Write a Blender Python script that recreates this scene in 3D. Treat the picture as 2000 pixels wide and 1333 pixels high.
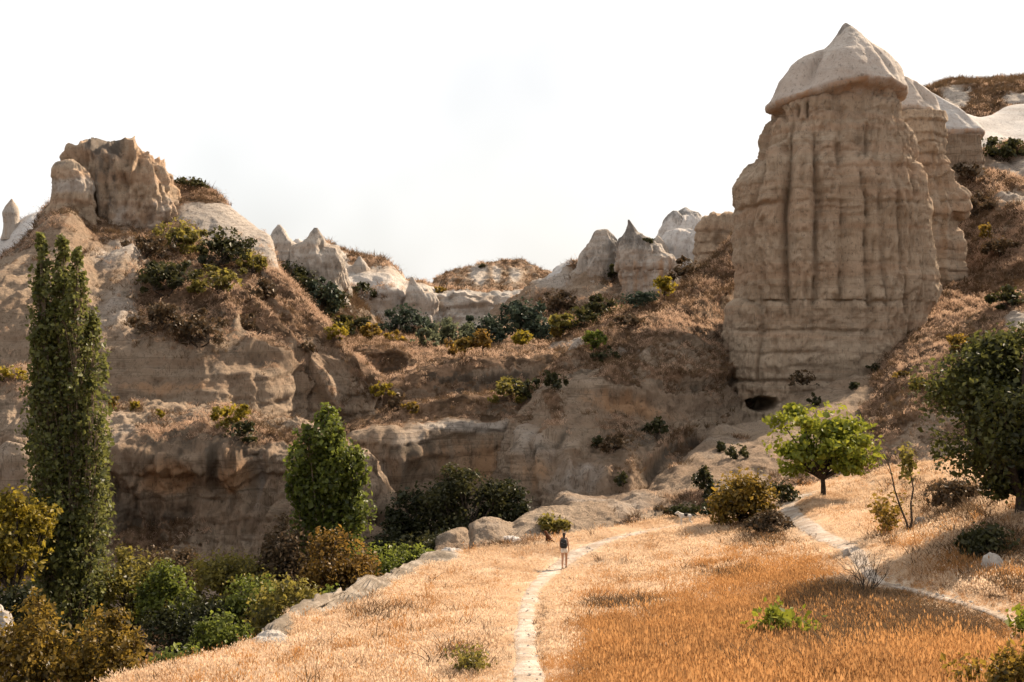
import bpy, bmesh, math, random
import numpy as np
from mathutils import Vector
from mathutils.bvhtree import BVHTree

scene = bpy.context.scene
for _o in list(bpy.data.objects):
    bpy.data.objects.remove(_o)

# ------------------------------------------------------------------ camera, sky, sun, exposure
F = 2200.0            # focal length in pixels of a 2000 px wide picture
HY = 667.0            # row of the horizon in that picture
cam_data = bpy.data.cameras.new('camera')
cam_data.sensor_width = 36.0
cam_data.lens = 36.0 * F / 2000.0
cam_data.clip_start = 0.5
cam_data.clip_end = 12000.0
cam = bpy.data.objects.new('camera', cam_data)
cam.location = (0, 0, 0)
cam.rotation_euler = (math.radians(90), 0, 0)
scene.collection.objects.link(cam)
scene.camera = cam

SUN_EL, SUN_AZ = math.radians(35), math.radians(48)     # azimuth from the viewing direction towards the right
SUN_DIR = Vector((math.sin(SUN_AZ) * math.cos(SUN_EL), math.cos(SUN_AZ) * math.cos(SUN_EL), math.sin(SUN_EL)))
sun_data = bpy.data.lights.new('sun', 'SUN')
sun_data.energy = 5.0
sun_data.angle = math.radians(0.6)
sun_data.color = (1.0, 0.82, 0.62)
sun = bpy.data.objects.new('sun', sun_data)
sun.rotation_euler = SUN_DIR.to_track_quat('Z', 'Y').to_euler()
sun.location = (60, 60, 80)
scene.collection.objects.link(sun)

world = bpy.data.worlds.new('World')
scene.world = world
world.use_nodes = True
wn = world.node_tree.nodes
wl = world.node_tree.links
wn.clear()
w_out = wn.new('ShaderNodeOutputWorld')
w_bg = wn.new('ShaderNodeBackground')
w_bg.inputs['Strength'].default_value = 0.046
w_sky = wn.new('ShaderNodeTexSky')
w_sky.sky_type = 'NISHITA'
w_sky.sun_disc = False
w_sky.sun_elevation = SUN_EL
w_sky.sun_rotation = SUN_AZ
w_sky.air_density = 1.0
w_sky.dust_density = 5.0
w_tc = wn.new('ShaderNodeTexCoord')
w_noise = wn.new('ShaderNodeTexNoise')          # thin bright cloud veil over the whole sky
w_noise.inputs['Scale'].default_value = 2.2
w_noise.inputs['Detail'].default_value = 4.0
w_noise.inputs['Roughness'].default_value = 0.5
w_ramp = wn.new('ShaderNodeMapRange')
w_ramp.inputs['From Min'].default_value = 0.30
w_ramp.inputs['From Max'].default_value = 0.55
w_ramp.inputs['To Min'].default_value = 0.48
w_ramp.inputs['To Max'].default_value = 0.85
w_mix = wn.new('ShaderNodeMix')
w_mix.data_type = 'RGBA'
w_mix.inputs['B'].default_value = (11.5, 11.4, 11.2, 1)
wl.new(w_tc.outputs['Generated'], w_noise.inputs['Vector'])
wl.new(w_noise.outputs['Fac'], w_ramp.inputs['Value'])
wl.new(w_ramp.outputs['Result'], w_mix.inputs['Factor'])
wl.new(w_sky.outputs['Color'], w_mix.inputs['A'])
wl.new(w_mix.outputs['Result'], w_bg.inputs['Color'])
wl.new(w_bg.outputs['Background'], w_out.inputs['Surface'])

scene.view_settings.view_transform = 'Standard'
scene.view_settings.look = 'None'
scene.view_settings.exposure = 1.3
scene.view_settings.gamma = 1.0
scene.view_settings.use_curve_mapping = False
scene.render.engine = 'CYCLES'
scene.cycles.max_bounces = 4
scene.cycles.diffuse_bounces = 2
scene.cycles.transmission_bounces = 3
scene.cycles.use_adaptive_sampling = True
scene.cycles.adaptive_threshold = 0.02
scene.cycles.transparent_max_bounces = 4
scene.cycles.caustics_reflective = False
scene.cycles.caustics_refractive = False
scene.cycles.use_denoising = True

RNG = np.random.default_rng(7)

# ------------------------------------------------------------------ maths helpers
def P(px, py, D):
    px, py, D = np.asarray(px, float), np.asarray(py, float), np.asarray(D, float)
    return np.stack(np.broadcast_arrays((px - 1000.0) / F * D, D, (HY - py) / F * D), -1)

_perm = np.random.default_rng(11).permutation(256).astype(np.int32)
_perm = np.concatenate([_perm, _perm, _perm])
_g = np.random.default_rng(12).normal(size=(256, 3))
_g /= np.linalg.norm(_g, axis=1)[:, None]
_g = _g.astype(np.float32)

def perlin(p):
    shp = p.shape[:-1]
    p = p.reshape(-1, 3).astype(np.float32)
    fl = np.floor(p)
    i = fl.astype(np.int32) & 255
    f = p - fl
    u = f * f * f * (f * (f * 6 - 15) + 10)
    f1 = f - 1
    ux, uy, uz = u[:, 0], u[:, 1], u[:, 2]
    X = (i[:, 0], (i[:, 0] + 1) & 255)
    res = 0
    for dx in (0, 1):
        px = _perm[X[dx]]
        fx = f1[:, 0] if dx else f[:, 0]
        sx = 0
        for dy in (0, 1):
            pyy = _perm[px + ((i[:, 1] + dy) & 255)]
            fy = f1[:, 1] if dy else f[:, 1]
            g0 = _g[_perm[pyy + i[:, 2]]]
            g1 = _g[_perm[pyy + ((i[:, 2] + 1) & 255)]]
            n0 = g0[:, 0] * fx + g0[:, 1] * fy + g0[:, 2] * f[:, 2]
            n1 = g1[:, 0] * fx + g1[:, 1] * fy + g1[:, 2] * f1[:, 2]
            n = n0 + uz * (n1 - n0)
            sx = n if dy == 0 else sx + uy * (n - sx)
        res = sx if dx == 0 else res + ux * (sx - res)
    return (res * 1.6).astype(np.float64).reshape(shp)

def fbm(p, size, octv=4, seed=0, gain=0.5, ridged=False):
    """fractal noise, feature size in metres (scalar or xyz)."""
    q = p / np.asarray(size, float) + seed * 17.31
    a, t, s = 1.0, 0.0, 0.0
    for _ in range(octv):
        n = perlin(q)
        if ridged:
            n = 1 - 2 * np.abs(n)
        t = t + a * n
        s += a
        a *= gain
        q = q * 2.03 + 5.7
    return t / s

def smooth(a, b, x):
    t = np.clip((x - a) / (b - a), 0, 1)
    return t * t * (3 - 2 * t)

def pchip(xk, yk, xq):
    """monotone cubic along axis 0 of yk."""
    xk = np.asarray(xk, float); yk = np.asarray(yk, float); xq = np.asarray(xq, float)
    flat = yk.ndim == 1
    if flat:
        yk = yk[:, None]
    h = np.diff(xk)
    d = np.diff(yk, axis=0) / h[:, None]
    m = np.zeros_like(yk)
    if len(xk) == 2:
        m[:] = d[0]
    else:
        w1 = (2 * h[1:] + h[:-1])[:, None]
        w2 = (h[1:] + 2 * h[:-1])[:, None]
        ok = d[:-1] * d[1:] > 0
        with np.errstate(divide='ignore', invalid='ignore'):
            hm = (w1 + w2) / (w1 / d[:-1] + w2 / d[1:])
        m[1:-1] = np.where(ok, hm, 0)
        m[0] = d[0]; m[-1] = d[-1]
    k = np.clip(np.searchsorted(xk, xq, side='right') - 1, 0, len(xk) - 2)
    t = ((xq - xk[k]) / h[k])[:, None]
    hh = h[k][:, None]
    r = ((2 * t**3 - 3 * t**2 + 1) * yk[k] + (t**3 - 2 * t**2 + t) * hh * m[k]
         + (-2 * t**3 + 3 * t**2) * yk[k + 1] + (t**3 - t**2) * hh * m[k + 1])
    return r[:, 0] if flat else r

def smooth_interp(xq, xk, yk):
    o = np.argsort(xk, kind='stable')
    xk = np.asarray(xk, float)[o]; yk = np.asarray(yk, float)[o]
    return pchip(xk, yk, np.clip(xq, xk[0], xk[-1]))

# ------------------------------------------------------------------ object helpers
def link(o):
    scene.collection.objects.link(o)
    return o

def make_mesh(name, V, Fc, attrs=None, smooth_shade=True):
    V = np.ascontiguousarray(V, dtype=np.float32).reshape(-1, 3)
    Fc = np.ascontiguousarray(Fc, dtype=np.int32)
    me = bpy.data.meshes.new(name)
    n, k = Fc.shape
    me.vertices.add(len(V)); me.vertices.foreach_set('co', V.ravel())
    me.loops.add(n * k); me.loops.foreach_set('vertex_index', Fc.ravel())
    me.polygons.add(n)
    me.polygons.foreach_set('loop_start', np.arange(0, n * k, k, dtype=np.int32))
    me.polygons.foreach_set('loop_total', np.full(n, k, dtype=np.int32))
    me.polygons.foreach_set('use_smooth', np.full(n, smooth_shade, dtype=bool))
    for a, v in (attrs or {}).items():
        at = me.attributes.new(a, 'FLOAT', 'POINT')
        at.data.foreach_set('value', np.ascontiguousarray(v, dtype=np.float32).ravel())
    me.update(calc_edges=True)
    return me

def add(name, V, Fc, mat, parent=None, attrs=None, smooth_shade=True):
    V = np.asarray(V, float).reshape(-1, 3)
    if parent is not None:
        V = V - np.array(parent['_w'])
    me = make_mesh(name, V, Fc, attrs, smooth_shade)
    me.materials.append(mat)
    o = link(bpy.data.objects.new(name, me))
    if parent is not None:
        o.parent = parent
    return o

ROOTS = []
def thing(name, loc, label, cat, group=None):
    o = link(bpy.data.objects.new(name, None))
    o.location = tuple(float(c) for c in loc)
    o.empty_display_size = 0.2
    o['label'] = label; o['category'] = cat
    if group:
        o['group'] = group
    o['_w'] = [float(c) for c in loc]
    ROOTS.append(o)
    return o

def tag(o, label=None, cat=None, group=None, kind=None):
    if label: o['label'] = label
    if cat: o['category'] = cat
    if group: o['group'] = group
    if kind: o['kind'] = kind
    return o

def grid_faces(nr, nc, wrap=False):
    r = np.arange(nr - 1)[:, None]
    c = np.arange(nc if wrap else nc - 1)[None, :]
    c2 = (c + 1) % nc
    a = r * nc + c; b = r * nc + c2; d = (r + 1) * nc + c; e = (r + 1) * nc + c2
    return np.stack([a + 0 * b, b, e, d], -1).reshape(-1, 4)

def grid_normals(G, wrap=False):
    du = (np.roll(G, -1, 1) - np.roll(G, 1, 1)) if wrap else np.gradient(G, axis=1)
    dv = np.gradient(G, axis=0)
    n = np.cross(du, dv)
    l = np.linalg.norm(n, axis=-1, keepdims=True)
    return n / np.maximum(l, 1e-9)

# ------------------------------------------------------------------ materials
class NT:
    def __init__(self, name):
        self.m = bpy.data.materials.new(name)
        self.m.use_nodes = True
        self.t = self.m.node_tree
        self.t.nodes.clear()
    def n(self, typ, **kw):
        nd = self.t.nodes.new(typ)
        ins = kw.pop('ins', {})
        for k, v in kw.items():
            setattr(nd, k, v)
        for k, v in ins.items():
            self.set(nd, k, v)
        return nd
    def set(self, nd, k, v):
        s = nd.inputs[k]
        if hasattr(v, 'is_linked') or isinstance(v, bpy.types.NodeSocket):
            self.t.links.new(v, s)
        else:
            s.default_value = v
    def attr(self, name):
        return self.n('ShaderNodeAttribute', attribute_name=name).outputs['Fac']
    def math(self, op, a, b=0.0, clamp=False):
        nd = self.n('ShaderNodeMath', operation=op, use_clamp=clamp)
        self.set(nd, 0, a); self.set(nd, 1, b)
        return nd.outputs[0]
    def ramp(self, v, a, b, lo=0.0, hi=1.0):
        nd = self.n('ShaderNodeMapRange', interpolation_type='SMOOTHSTEP')
        self.set(nd, 'Value', v)
        nd.inputs['From Min'].default_value = a; nd.inputs['From Max'].default_value = b
        nd.inputs['To Min'].default_value = lo; nd.inputs['To Max'].default_value = hi
        return nd.outputs['Result']
    def mix(self, f, a, b, blend='MIX'):
        nd = self.n('ShaderNodeMix', data_type='RGBA', blend_type=blend)
        self.set(nd, 'Factor', f)
        for k, v in (('A', a), ('B', b)):
            self.set(nd, k, (*v, 1) if isinstance(v, tuple) and len(v) == 3 else v)
        return nd.outputs['Result']
    def pos(self, scale):
        g = self.n('ShaderNodeNewGeometry').outputs['Position']
        nd = self.n('ShaderNodeVectorMath', operation='MULTIPLY')
        self.set(nd, 0, g)
        nd.inputs[1].default_value = scale
        return nd.outputs[0]
    def noise(self, scale, detail=4.0, rough=0.55, dist=0.0):
        nd = self.n('ShaderNodeTexNoise')
        self.set(nd, 'Vector', self.pos(scale))
        nd.inputs['Scale'].default_value = 1.0
        nd.inputs['Detail'].default_value = detail
        nd.inputs['Roughness'].default_value = rough
        nd.inputs['Distortion'].default_value = dist
        return nd.outputs['Fac']

def rock_material(name, c1, c2, layer_col, pale=(0.42, 0.375, 0.335), dark=(0.11, 0.10, 0.09),
                  veg1=(0.27, 0.17, 0.107), veg2=(0.10, 0.063, 0.038), warm=(0.37, 0.225, 0.13), streak=0.45, bump=0.95, lines=0.12, cracks=1.0):
    t = NT(name)
    big = t.noise((0.11, 0.11, 0.14), 3, 0.6)
    col = t.mix(t.ramp(big, 0.38, 0.64), c1, c2)
    lay = t.noise((0.035, 0.035, 0.75), 3, 0.62, 0.25)             # bedding layers
    col = t.mix(t.math('MULTIPLY', t.ramp(lay, 0.46, 0.62), 0.65), col, layer_col)
    lay2 = t.noise((0.05, 0.05, 3.1), 2, 0.6)
    col = t.mix(t.math('MULTIPLY', t.ramp(lay2, 0.52, 0.68), lines), col, tuple(c * 0.55 for c in c1))
    stk = t.noise((0.9, 0.9, 0.07), 4, 0.65)                   # run-off streaks
    col = t.mix(t.math('MULTIPLY', t.ramp(stk, 0.5, 0.72), streak), col, tuple(c * 0.42 for c in c1))
    col = t.mix(t.ramp(t.math('ADD', t.attr('warm'), t.math('MULTIPLY', t.math('SUBTRACT', stk, 0.5), 0.9)), 0.3, 0.75), col, warm)
    crack = t.math('MAXIMUM', t.ramp(t.math('ABSOLUTE', t.math('SUBTRACT', stk, 0.5)), 0.018, 0.0),
                   t.math('MULTIPLY', t.ramp(t.math('ABSOLUTE', t.math('SUBTRACT', lay, 0.5)), 0.014, 0.0), 0.8))
    crack = t.math('MULTIPLY', crack, cracks)
    n2 = t.noise((0.55, 0.55, 0.4), 4, 0.62)
    col = t.mix(t.ramp(t.math('ADD', t.attr('pale'), t.math('SUBTRACT', n2, 0.5)), 0.1, 0.75), col, pale)
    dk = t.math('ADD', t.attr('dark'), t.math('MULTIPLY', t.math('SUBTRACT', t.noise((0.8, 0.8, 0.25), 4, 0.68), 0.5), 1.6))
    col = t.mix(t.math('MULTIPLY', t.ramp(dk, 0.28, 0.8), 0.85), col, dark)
    speck = t.noise((3.0, 3.0, 2.2), 3, 0.7)
    col = t.mix(t.math('MULTIPLY', t.ramp(speck, 0.54, 0.70), 0.6), col, tuple(c * 0.35 for c in c1))
    col = t.mix(t.math('MULTIPLY', crack, 0.55), col, tuple(c * 0.3 for c in c1))
    vn = t.noise((1.5, 1.5, 1.5), 4, 0.7)
    vcol = t.mix(t.ramp(t.noise((0.5, 0.5, 0.5), 3, 0.65), 0.40, 0.62), veg2, veg1)
    vfac = t.ramp(t.math('ADD', t.attr('veg'), t.math('MULTIPLY', t.math('SUBTRACT', vn, 0.5), 1.3)), 0.36, 0.62)
    col = t.mix(vfac, col, vcol)
    b1 = t.n('ShaderNodeBump', ins={'Strength': bump, 'Distance': 0.5, 'Height': t.noise((2.3, 2.3, 1.0), 6, 0.78)})
    b2 = t.n('ShaderNodeBump', ins={'Strength': lines, 'Distance': 0.3, 'Height': t.math('SUBTRACT', lay2, t.math('MULTIPLY', crack, 1.5)), 'Normal': b1.outputs[0]})
    b3 = t.n('ShaderNodeBump', ins={'Strength': t.math('MULTIPLY', vfac, 0.8), 'Distance': 0.5,
                                    'Height': t.noise((3.5, 3.5, 3.5), 4, 0.7), 'Normal': b2.outputs[0]})
    bs = t.n('ShaderNodeBsdfPrincipled', ins={'Base Color': col, 'Roughness': 0.95, 'Normal': b3.outputs[0]})
    bs.inputs['Specular IOR Level'].default_value = 0.1
    o = t.n('ShaderNodeOutputMaterial', ins={'Surface': bs.outputs[0]})
    return t.m

def plain(name, col, rough=0.8, spec=0.3, var=0.25, scale=6.0):
    t = NT(name)
    n = t.noise((scale,) * 3, 4, 0.6)
    c = t.mix(t.math('MULTIPLY', t.ramp(n, 0.35, 0.7), 1.0), tuple(x * (1 - var) for x in col), tuple(min(1, x * (1 + var)) for x in col))
    bs = t.n('ShaderNodeBsdfPrincipled', ins={'Base Color': c, 'Roughness': rough})
    bs.inputs['Specular IOR Level'].default_value = spec
    t.n('ShaderNodeOutputMaterial', ins={'Surface': bs.outputs[0]})
    return t.m

def leaf_material(name, ca, cb, trans=0.4):
    t = NT(name)
    col = t.mix(t.attr('tint'), ca, cb)
    d = t.n('ShaderNodeBsdfDiffuse', ins={'Color': col})
    tr = t.n('ShaderNodeBsdfTranslucent', ins={'Color': t.mix(0.5, col, cb)})
    g = t.n('ShaderNodeBsdfGlossy', ins={'Color': (0.6, 0.6, 0.6, 1), 'Roughness': 0.45})
    m1 = t.n('ShaderNodeMixShader', ins={0: trans})
    t.t.links.new(d.outputs[0], m1.inputs[1]); t.t.links.new(tr.outputs[0], m1.inputs[2])
    m2 = t.n('ShaderNodeMixShader', ins={0: 0.025})
    t.t.links.new(m1.outputs[0], m2.inputs[1]); t.t.links.new(g.outputs[0], m2.inputs[2])
    t.n('ShaderNodeOutputMaterial', ins={'Surface': m2.outputs[0]})
    return t.m

M_TUFF = rock_material('tuff_beige', (0.285, 0.21, 0.147), (0.335, 0.255, 0.185), (0.24, 0.162, 0.108), pale=(0.39, 0.335, 0.285), dark=(0.085, 0.068, 0.052))
M_TOWER = rock_material('tuff_tower', (0.44, 0.328, 0.23), (0.475, 0.367, 0.267), (0.44, 0.292, 0.193), streak=0.35, bump=1.0, lines=0.05, cracks=0.5)
M_CAP = rock_material('tuff_cap', (0.41, 0.35, 0.30), (0.45, 0.395, 0.345), (0.39, 0.325, 0.275), streak=0.4, bump=0.5, lines=0.0, cracks=0.4)
M_WHITE = rock_material('tuff_white', (0.43, 0.395, 0.365), (0.48, 0.45, 0.425), (0.38, 0.335, 0.295), streak=0.25, bump=0.4, lines=0.03, cracks=0.3)
M_SPIRE = rock_material('tuff_spire', (0.36, 0.31, 0.262), (0.41, 0.365, 0.32), (0.335, 0.26, 0.2), streak=0.5, bump=0.6, lines=0.03, cracks=0.5)
# ------------------------------------------------------------------ terrain sheets
TERRAIN = []          # (name, BVH) of everything plants and people stand on

def bvh_of(V, Fc):
    return BVHTree.FromPolygons(V, Fc)

def ledges(p, seed, size=1.5):
    """stepped bedding: every layer stands out by its own amount above a sharp joint."""
    h = p[..., 2] / size + 0.9 * fbm(p, (9, 9, 4), 3, seed + 4) + 0.25 * fbm(p, 1.6, 2, seed + 14)
    k = np.floor(h); fr = h - k
    r = np.sin(k * 12.9898 + seed * 3.1) * 43758.5453
    r = r - np.floor(r)
    return (0.4 + 1.2 * r) * (smooth(0, 0.18, fr) - 0.55 * fr - 0.45) + 0.5 * (r - .5)

def sheet(name, rows, veg=None, step=3.0, vstep=3.0, amp=(0.5, 0.45, 0.22), gully=0.6, gsize=(3.0, 3.0, 16.0), strata=0.3,
          vegauto=0.7, vegn=0.5, mat=None, blobs=(), dens=None, seed=0, cast=True, terr=0.0, bumps=(), radial=None, rough=None, calm=None, ridges=()):
    """Land surface lofted through rows of (picture column, picture row, distance) knots; rows run from the foot to the crest and down behind it."""
    px0 = max(r[0][0] for r in rows); px1 = min(r[-1][0] for r in rows)
    pxs = np.arange(px0, px1 + 0.1, step)
    PY = np.array([smooth_interp(pxs, [k[0] for k in r], [k[1] for k in r]) for r in rows])
    DD = np.array([smooth_interp(pxs, [k[0] for k in r], [k[2] for k in r]) for r in rows])
    R3 = P(pxs[None, :], PY, DD)
    seg = np.linalg.norm(np.diff(R3, axis=0), axis=-1)
    segm = np.maximum(seg.mean(1), 0.3)
    segpx = (seg * F / np.minimum(DD[1:], DD[:-1])).mean(1)
    dens = dens or [1.0] * len(segpx)
    tk = np.concatenate([[0], np.cumsum(segm)])
    tq = []
    for i, (s, d) in enumerate(zip(segpx, dens)):
        n = max(2, int(s * d / vstep))
        tq.append(np.linspace(tk[i], tk[i + 1], n, endpoint=False))
    tq = np.concatenate(tq + [[tk[-1]]])
    G = pchip(tk, R3.reshape(len(rows), -1), tq).reshape(len(tq), len(pxs), 3)
    vegr = np.interp(tq, tk, veg if veg is not None else [0.0] * len(rows))[:, None] * np.ones(len(pxs))[None, :]
    N = grid_normals(G)
    nz = np.clip(N[..., 2], 0, 1)
    steep = smooth(0.85, 0.35, nz)
    gp = G.copy()
    d = amp[0] * fbm(gp, 11.0, 2, seed) + amp[1] * fbm(gp, 3.5, 4, seed + 1) + amp[2] * (fbm(gp, 1.5, 4, seed + 2, 0.6, True) - .25)
    if gully:
        gw = gp + 1.2 * fbm(gp, 5.0, 2, seed + 9)[..., None]
        d = d + gully * (0.25 + 0.75 * steep) * (fbm(gw, gsize, 3, seed + 3, ridged=True) - 0.2)
    if radial:
        ax_, ay_, asz, aamp = radial
        dx_, dy_ = gp[..., 0] - ax_, gp[..., 1] - ay_
        rr_ = np.hypot(dx_, dy_)
        an_ = np.arctan2(dx_, -dy_) * 30.0 + 2.2 * fbm(gp, 7.0, 3, seed + 10)
        q_ = np.stack([an_, rr_ * 0.22, 0 * rr_], -1)
        d = d + aamp * smooth(4, 22, rr_) * (fbm(q_, asz, 4, seed + 11, ridged=True) - 0.2)
    if strata:
        d = d + strata * steep * ledges(gp, seed)
    if calm is not None:
        d = d * np.interp(tq, tk, calm)[:, None]
    G = G + N * d[..., None]
    if terr:
        G[..., 2] += terr * fbm(gp, (6, 6, 6), 4, seed + 7)
    sx = 1000 + F * gp[..., 0] / gp[..., 1]; sy = HY - F * gp[..., 2] / gp[..., 1]
    for (bx, by, rx, ry, h) in bumps:
        w = np.exp(-(((sx - bx) / rx) ** 2 + ((sy - by) / ry) ** 2))
        G = G + N * (h * w)[..., None]
    crest = np.zeros(sx.shape); ridge_shade = np.zeros(sx.shape)
    for (line, h, wpx) in ridges:
        best = np.full(sx.shape, 1e9); below = np.zeros(sx.shape)
        for (x0, y0), (x1, y1) in zip(line[:-1], line[1:]):
            t_ = np.clip(((sx - x0) * (x1 - x0) + (sy - y0) * (y1 - y0)) / ((x1 - x0) ** 2 + (y1 - y0) ** 2), 0, 1)
            ex = sx - (x0 + t_ * (x1 - x0)); ey = sy - (y0 + t_ * (y1 - y0))
            dd_ = np.hypot(ex, ey)
            below = np.where(dd_ < best, ey, below); best = np.minimum(best, dd_)
        wv_ = 7 * fbm(gp, 3.0, 3, seed + 40)
        w = np.exp(-((best + wv_) / wpx) ** 2)
        G = G + N * (h * w)[..., None]
        crest = np.maximum(crest, np.exp(-((best + wv_ * .6) / (wpx * .9)) ** 2))
        ridge_shade = np.maximum(ridge_shade, np.exp(-((best - wpx * 1.8) / (wpx * 1.1)) ** 2) * (below > 0))
    if rough:
        wr_ = 0
        for (bx, by, rx, ry, a_, v) in blobs:
            if a_ == rough[0]:
                wr_ = np.maximum(wr_, v * np.exp(-(((sx - bx) / rx) ** 2 + ((sy - by) / ry) ** 2) ** 1.5))
        G = G + N * (wr_ * rough[1] * (fbm(gp, 2.4, 4, seed + 30) + 0.5 * fbm(gp, (1.2, 1.2, .5), 3, seed + 31, ridged=True) - .1))[..., None]
    N = grid_normals(G)
    nz = np.clip(N[..., 2], 0, 1)
    at = {k: np.zeros(nz.shape) for k in ('pale', 'dark', 'warm')}
    at['veg'] = vegr + vegauto * (nz - 0.62) + vegn * fbm(gp, 4.0, 4, seed + 6)
    sr = 0.6 + 0.4 * steep 
    at['veg'] = at['veg'] + 0.7 * crest + 0.25 * ridge_shade
    at['dark'] = at['dark'] + 0.5 * ridge_shade - 0.3 * crest  # scrub and painted shade below each ridge; crests left lighter
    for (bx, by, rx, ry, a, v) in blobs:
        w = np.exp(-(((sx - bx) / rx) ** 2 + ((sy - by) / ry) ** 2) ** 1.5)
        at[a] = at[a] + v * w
    Fc = grid_faces(len(tq), len(pxs))
    o = add(name, G, Fc, mat or M_TUFF, attrs=at)
    o['kind'] = 'structure'
    if cast:
        ks = 1 if name == 'meadow' else 3
        kr = np.unique(np.append(np.arange(0, len(tq), ks), len(tq) - 1)); kc = np.unique(np.append(np.arange(0, len(pxs), ks), len(pxs) - 1))
        Gs = G[np.ix_(kr, kc)]
        TERRAIN.append((name, bvh_of(Gs.reshape(-1, 3).tolist(), grid_faces(len(kr), len(kc)).tolist())))
    SHEETS[name] = dict(G=G, N=N, attrs=at, sx=sx, sy=sy, obj=o)
    return o
SHEETS = {}

def hit(px, py, only=None, dmin=5.0):
    """where the line of sight through a picture point meets the land."""
    d = P(px, py, 1.0); d = Vector(d) / np.linalg.norm(d)
    best = None
    for nm, b in TERRAIN:
        if only and nm != only:
            continue
        loc, nor, idx, dist = b.ray_cast(Vector((0, 0, 0)) + d * dmin, d)
        if loc is not None and (best is None or dist < best[1]):
            best = (loc, dist, nm, nor)
    return best

def R(*pts):
    return list(pts)

def behind(row, dy, dD):
    return [(a, b + dy, c + dD) for a, b, c in row]

# ground sheet reaching to the horizon below everything
gr = np.linspace(0, 1, 60)
rad = 6000 * gr ** 3 + 2
th = np.linspace(0, 2 * np.pi, 96, endpoint=False)
GX = np.stack([rad[:, None] * np.cos(th), 40 + rad[:, None] * np.sin(th), np.full((60, 96), -24.0)], -1)
GX[..., 2] += fbm(GX, 60.0, 3, 3) * 1.5
tag(add('ground', GX, grid_faces(60, 96, True), M_TUFF, attrs={'veg': np.full(60 * 96, 0.6)}), kind='structure')

# --- foreground meadow
EDGE = R((-100, 1460, 18), (60, 1395, 21), (200, 1350, 25), (250, 1334, 27), (330, 1310, 29), (420, 1288, 31), (490, 1260, 33), (560, 1205, 37), (640, 1165, 42), (720, 1130, 48),
         (850, 1085, 57), (960, 1068, 60), (1060, 1050, 62), (1180, 1034, 65), (1340, 1008, 69), (1400, 1000, 70), (1480, 985, 71),
         (1560, 958, 73), (1620, 945, 74), (1700, 915, 77), (1760, 895, 79), (1850, 885, 78), (2000, 862, 72), (2200, 840, 68))
M0 = R((-100, 1600, 13), (1000, 1600, 14), (2200, 1600, 12))
M1 = R((-100, 1500, 16), (250, 1420, 20), (600, 1333, 25), (1000, 1333, 24), (1500, 1333, 23), (2000, 1333, 21), (2200, 1330, 20))
M2 = R((-100, 1480, 17), (250, 1365, 24), (500, 1310, 28.5), (700, 1250, 33), (1000, 1200, 37), (1500, 1200, 34.5), (1750, 1200, 31.5), (2000, 1200, 28.5), (2200, 1190, 27.5))
M3 = R((-100, 1470, 17.5), (250, 1345, 26), (500, 1275, 32.3), (700, 1172, 43), (850, 1120, 52), (1000, 1120, 53), (1100, 1112, 56), (1300, 1100, 52), (1500, 1100, 47), (1750, 1100, 40), (2000, 1100, 34.5), (2200, 1090, 32.5))
M4 = R((-100, 1465, 17.8), (250, 1337, 26.7), (500, 1262, 32.8), (720, 1140, 47), (850, 1095, 55.5), (1000, 1080, 58.5), (1200, 1050, 62), (1340, 1022, 66), (1500, 1015, 64), (1610, 968, 68), (1750, 985, 59), (2000, 990, 42.5), (2200, 980, 39))
M6 = behind(EDGE, 45, 3.0)
M7 = [(a, b + 300, c + 9) for a, b, c in EDGE]
T_MEADOW = [M0, M1, M2, M3, M4, EDGE, M6, M7]

def meadow_material():
    t = NT('meadow_soil')
    n = t.noise((0.5, 0.5, 0.5), 6, 0.65)
    col = t.mix(t.ramp(n, 0.38, 0.65), (0.36, 0.26, 0.175), (0.48, 0.375, 0.275))
    col = t.mix(t.math('MULTIPLY', t.ramp(t.noise((5, 5, 5), 5, 0.7), 0.52, 0.75), 0.5), col, (0.18, 0.11, 0.06))
    pl = t.mix(t.ramp(t.noise((1.2, 1.2, 1.2), 6, 0.65), 0.4, 0.66), (0.13, 0.105, 0.08), (0.26, 0.22, 0.18))
    col = t.mix(t.ramp(t.math('ADD', t.attr('pale'), t.math('SUBTRACT', n, 0.5)), 0.3, 0.55), col, pl)
    b = t.n('ShaderNodeBump', ins={'Strength': 0.7, 'Distance': 0.2, 'Height': t.noise((2.5, 2.5, 2.5), 7, 0.7)})
    bs = t.n('ShaderNodeBsdfPrincipled', ins={'Base Color': col, 'Roughness': 0.95, 'Normal': b.outputs[0]})
    bs.inputs['Specular IOR Level'].default_value = 0.1
    t.n('ShaderNodeOutputMaterial', ins={'Surface': bs.outputs[0]})
    return t.m
M_MEADOW = meadow_material()
sheet('meadow', T_MEADOW, step=8, vstep=8, amp=(0.25, 0.12, 0.03), gully=0, strata=0, mat=M_MEADOW, seed=20, dens=[.15, .4, .8, 1.4, 2.2, 2.2, .4, .1],
      rough=('pale', 0.75), blobs=[(610, 1178, 80, 34, 'pale', .9), (520, 1240, 60, 36, 'pale', .9), (755, 1112, 60, 24, 'pale', .9), (850, 1088, 50, 18, 'pale', .8), (690, 1145, 70, 30, 'pale', .9)])

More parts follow.
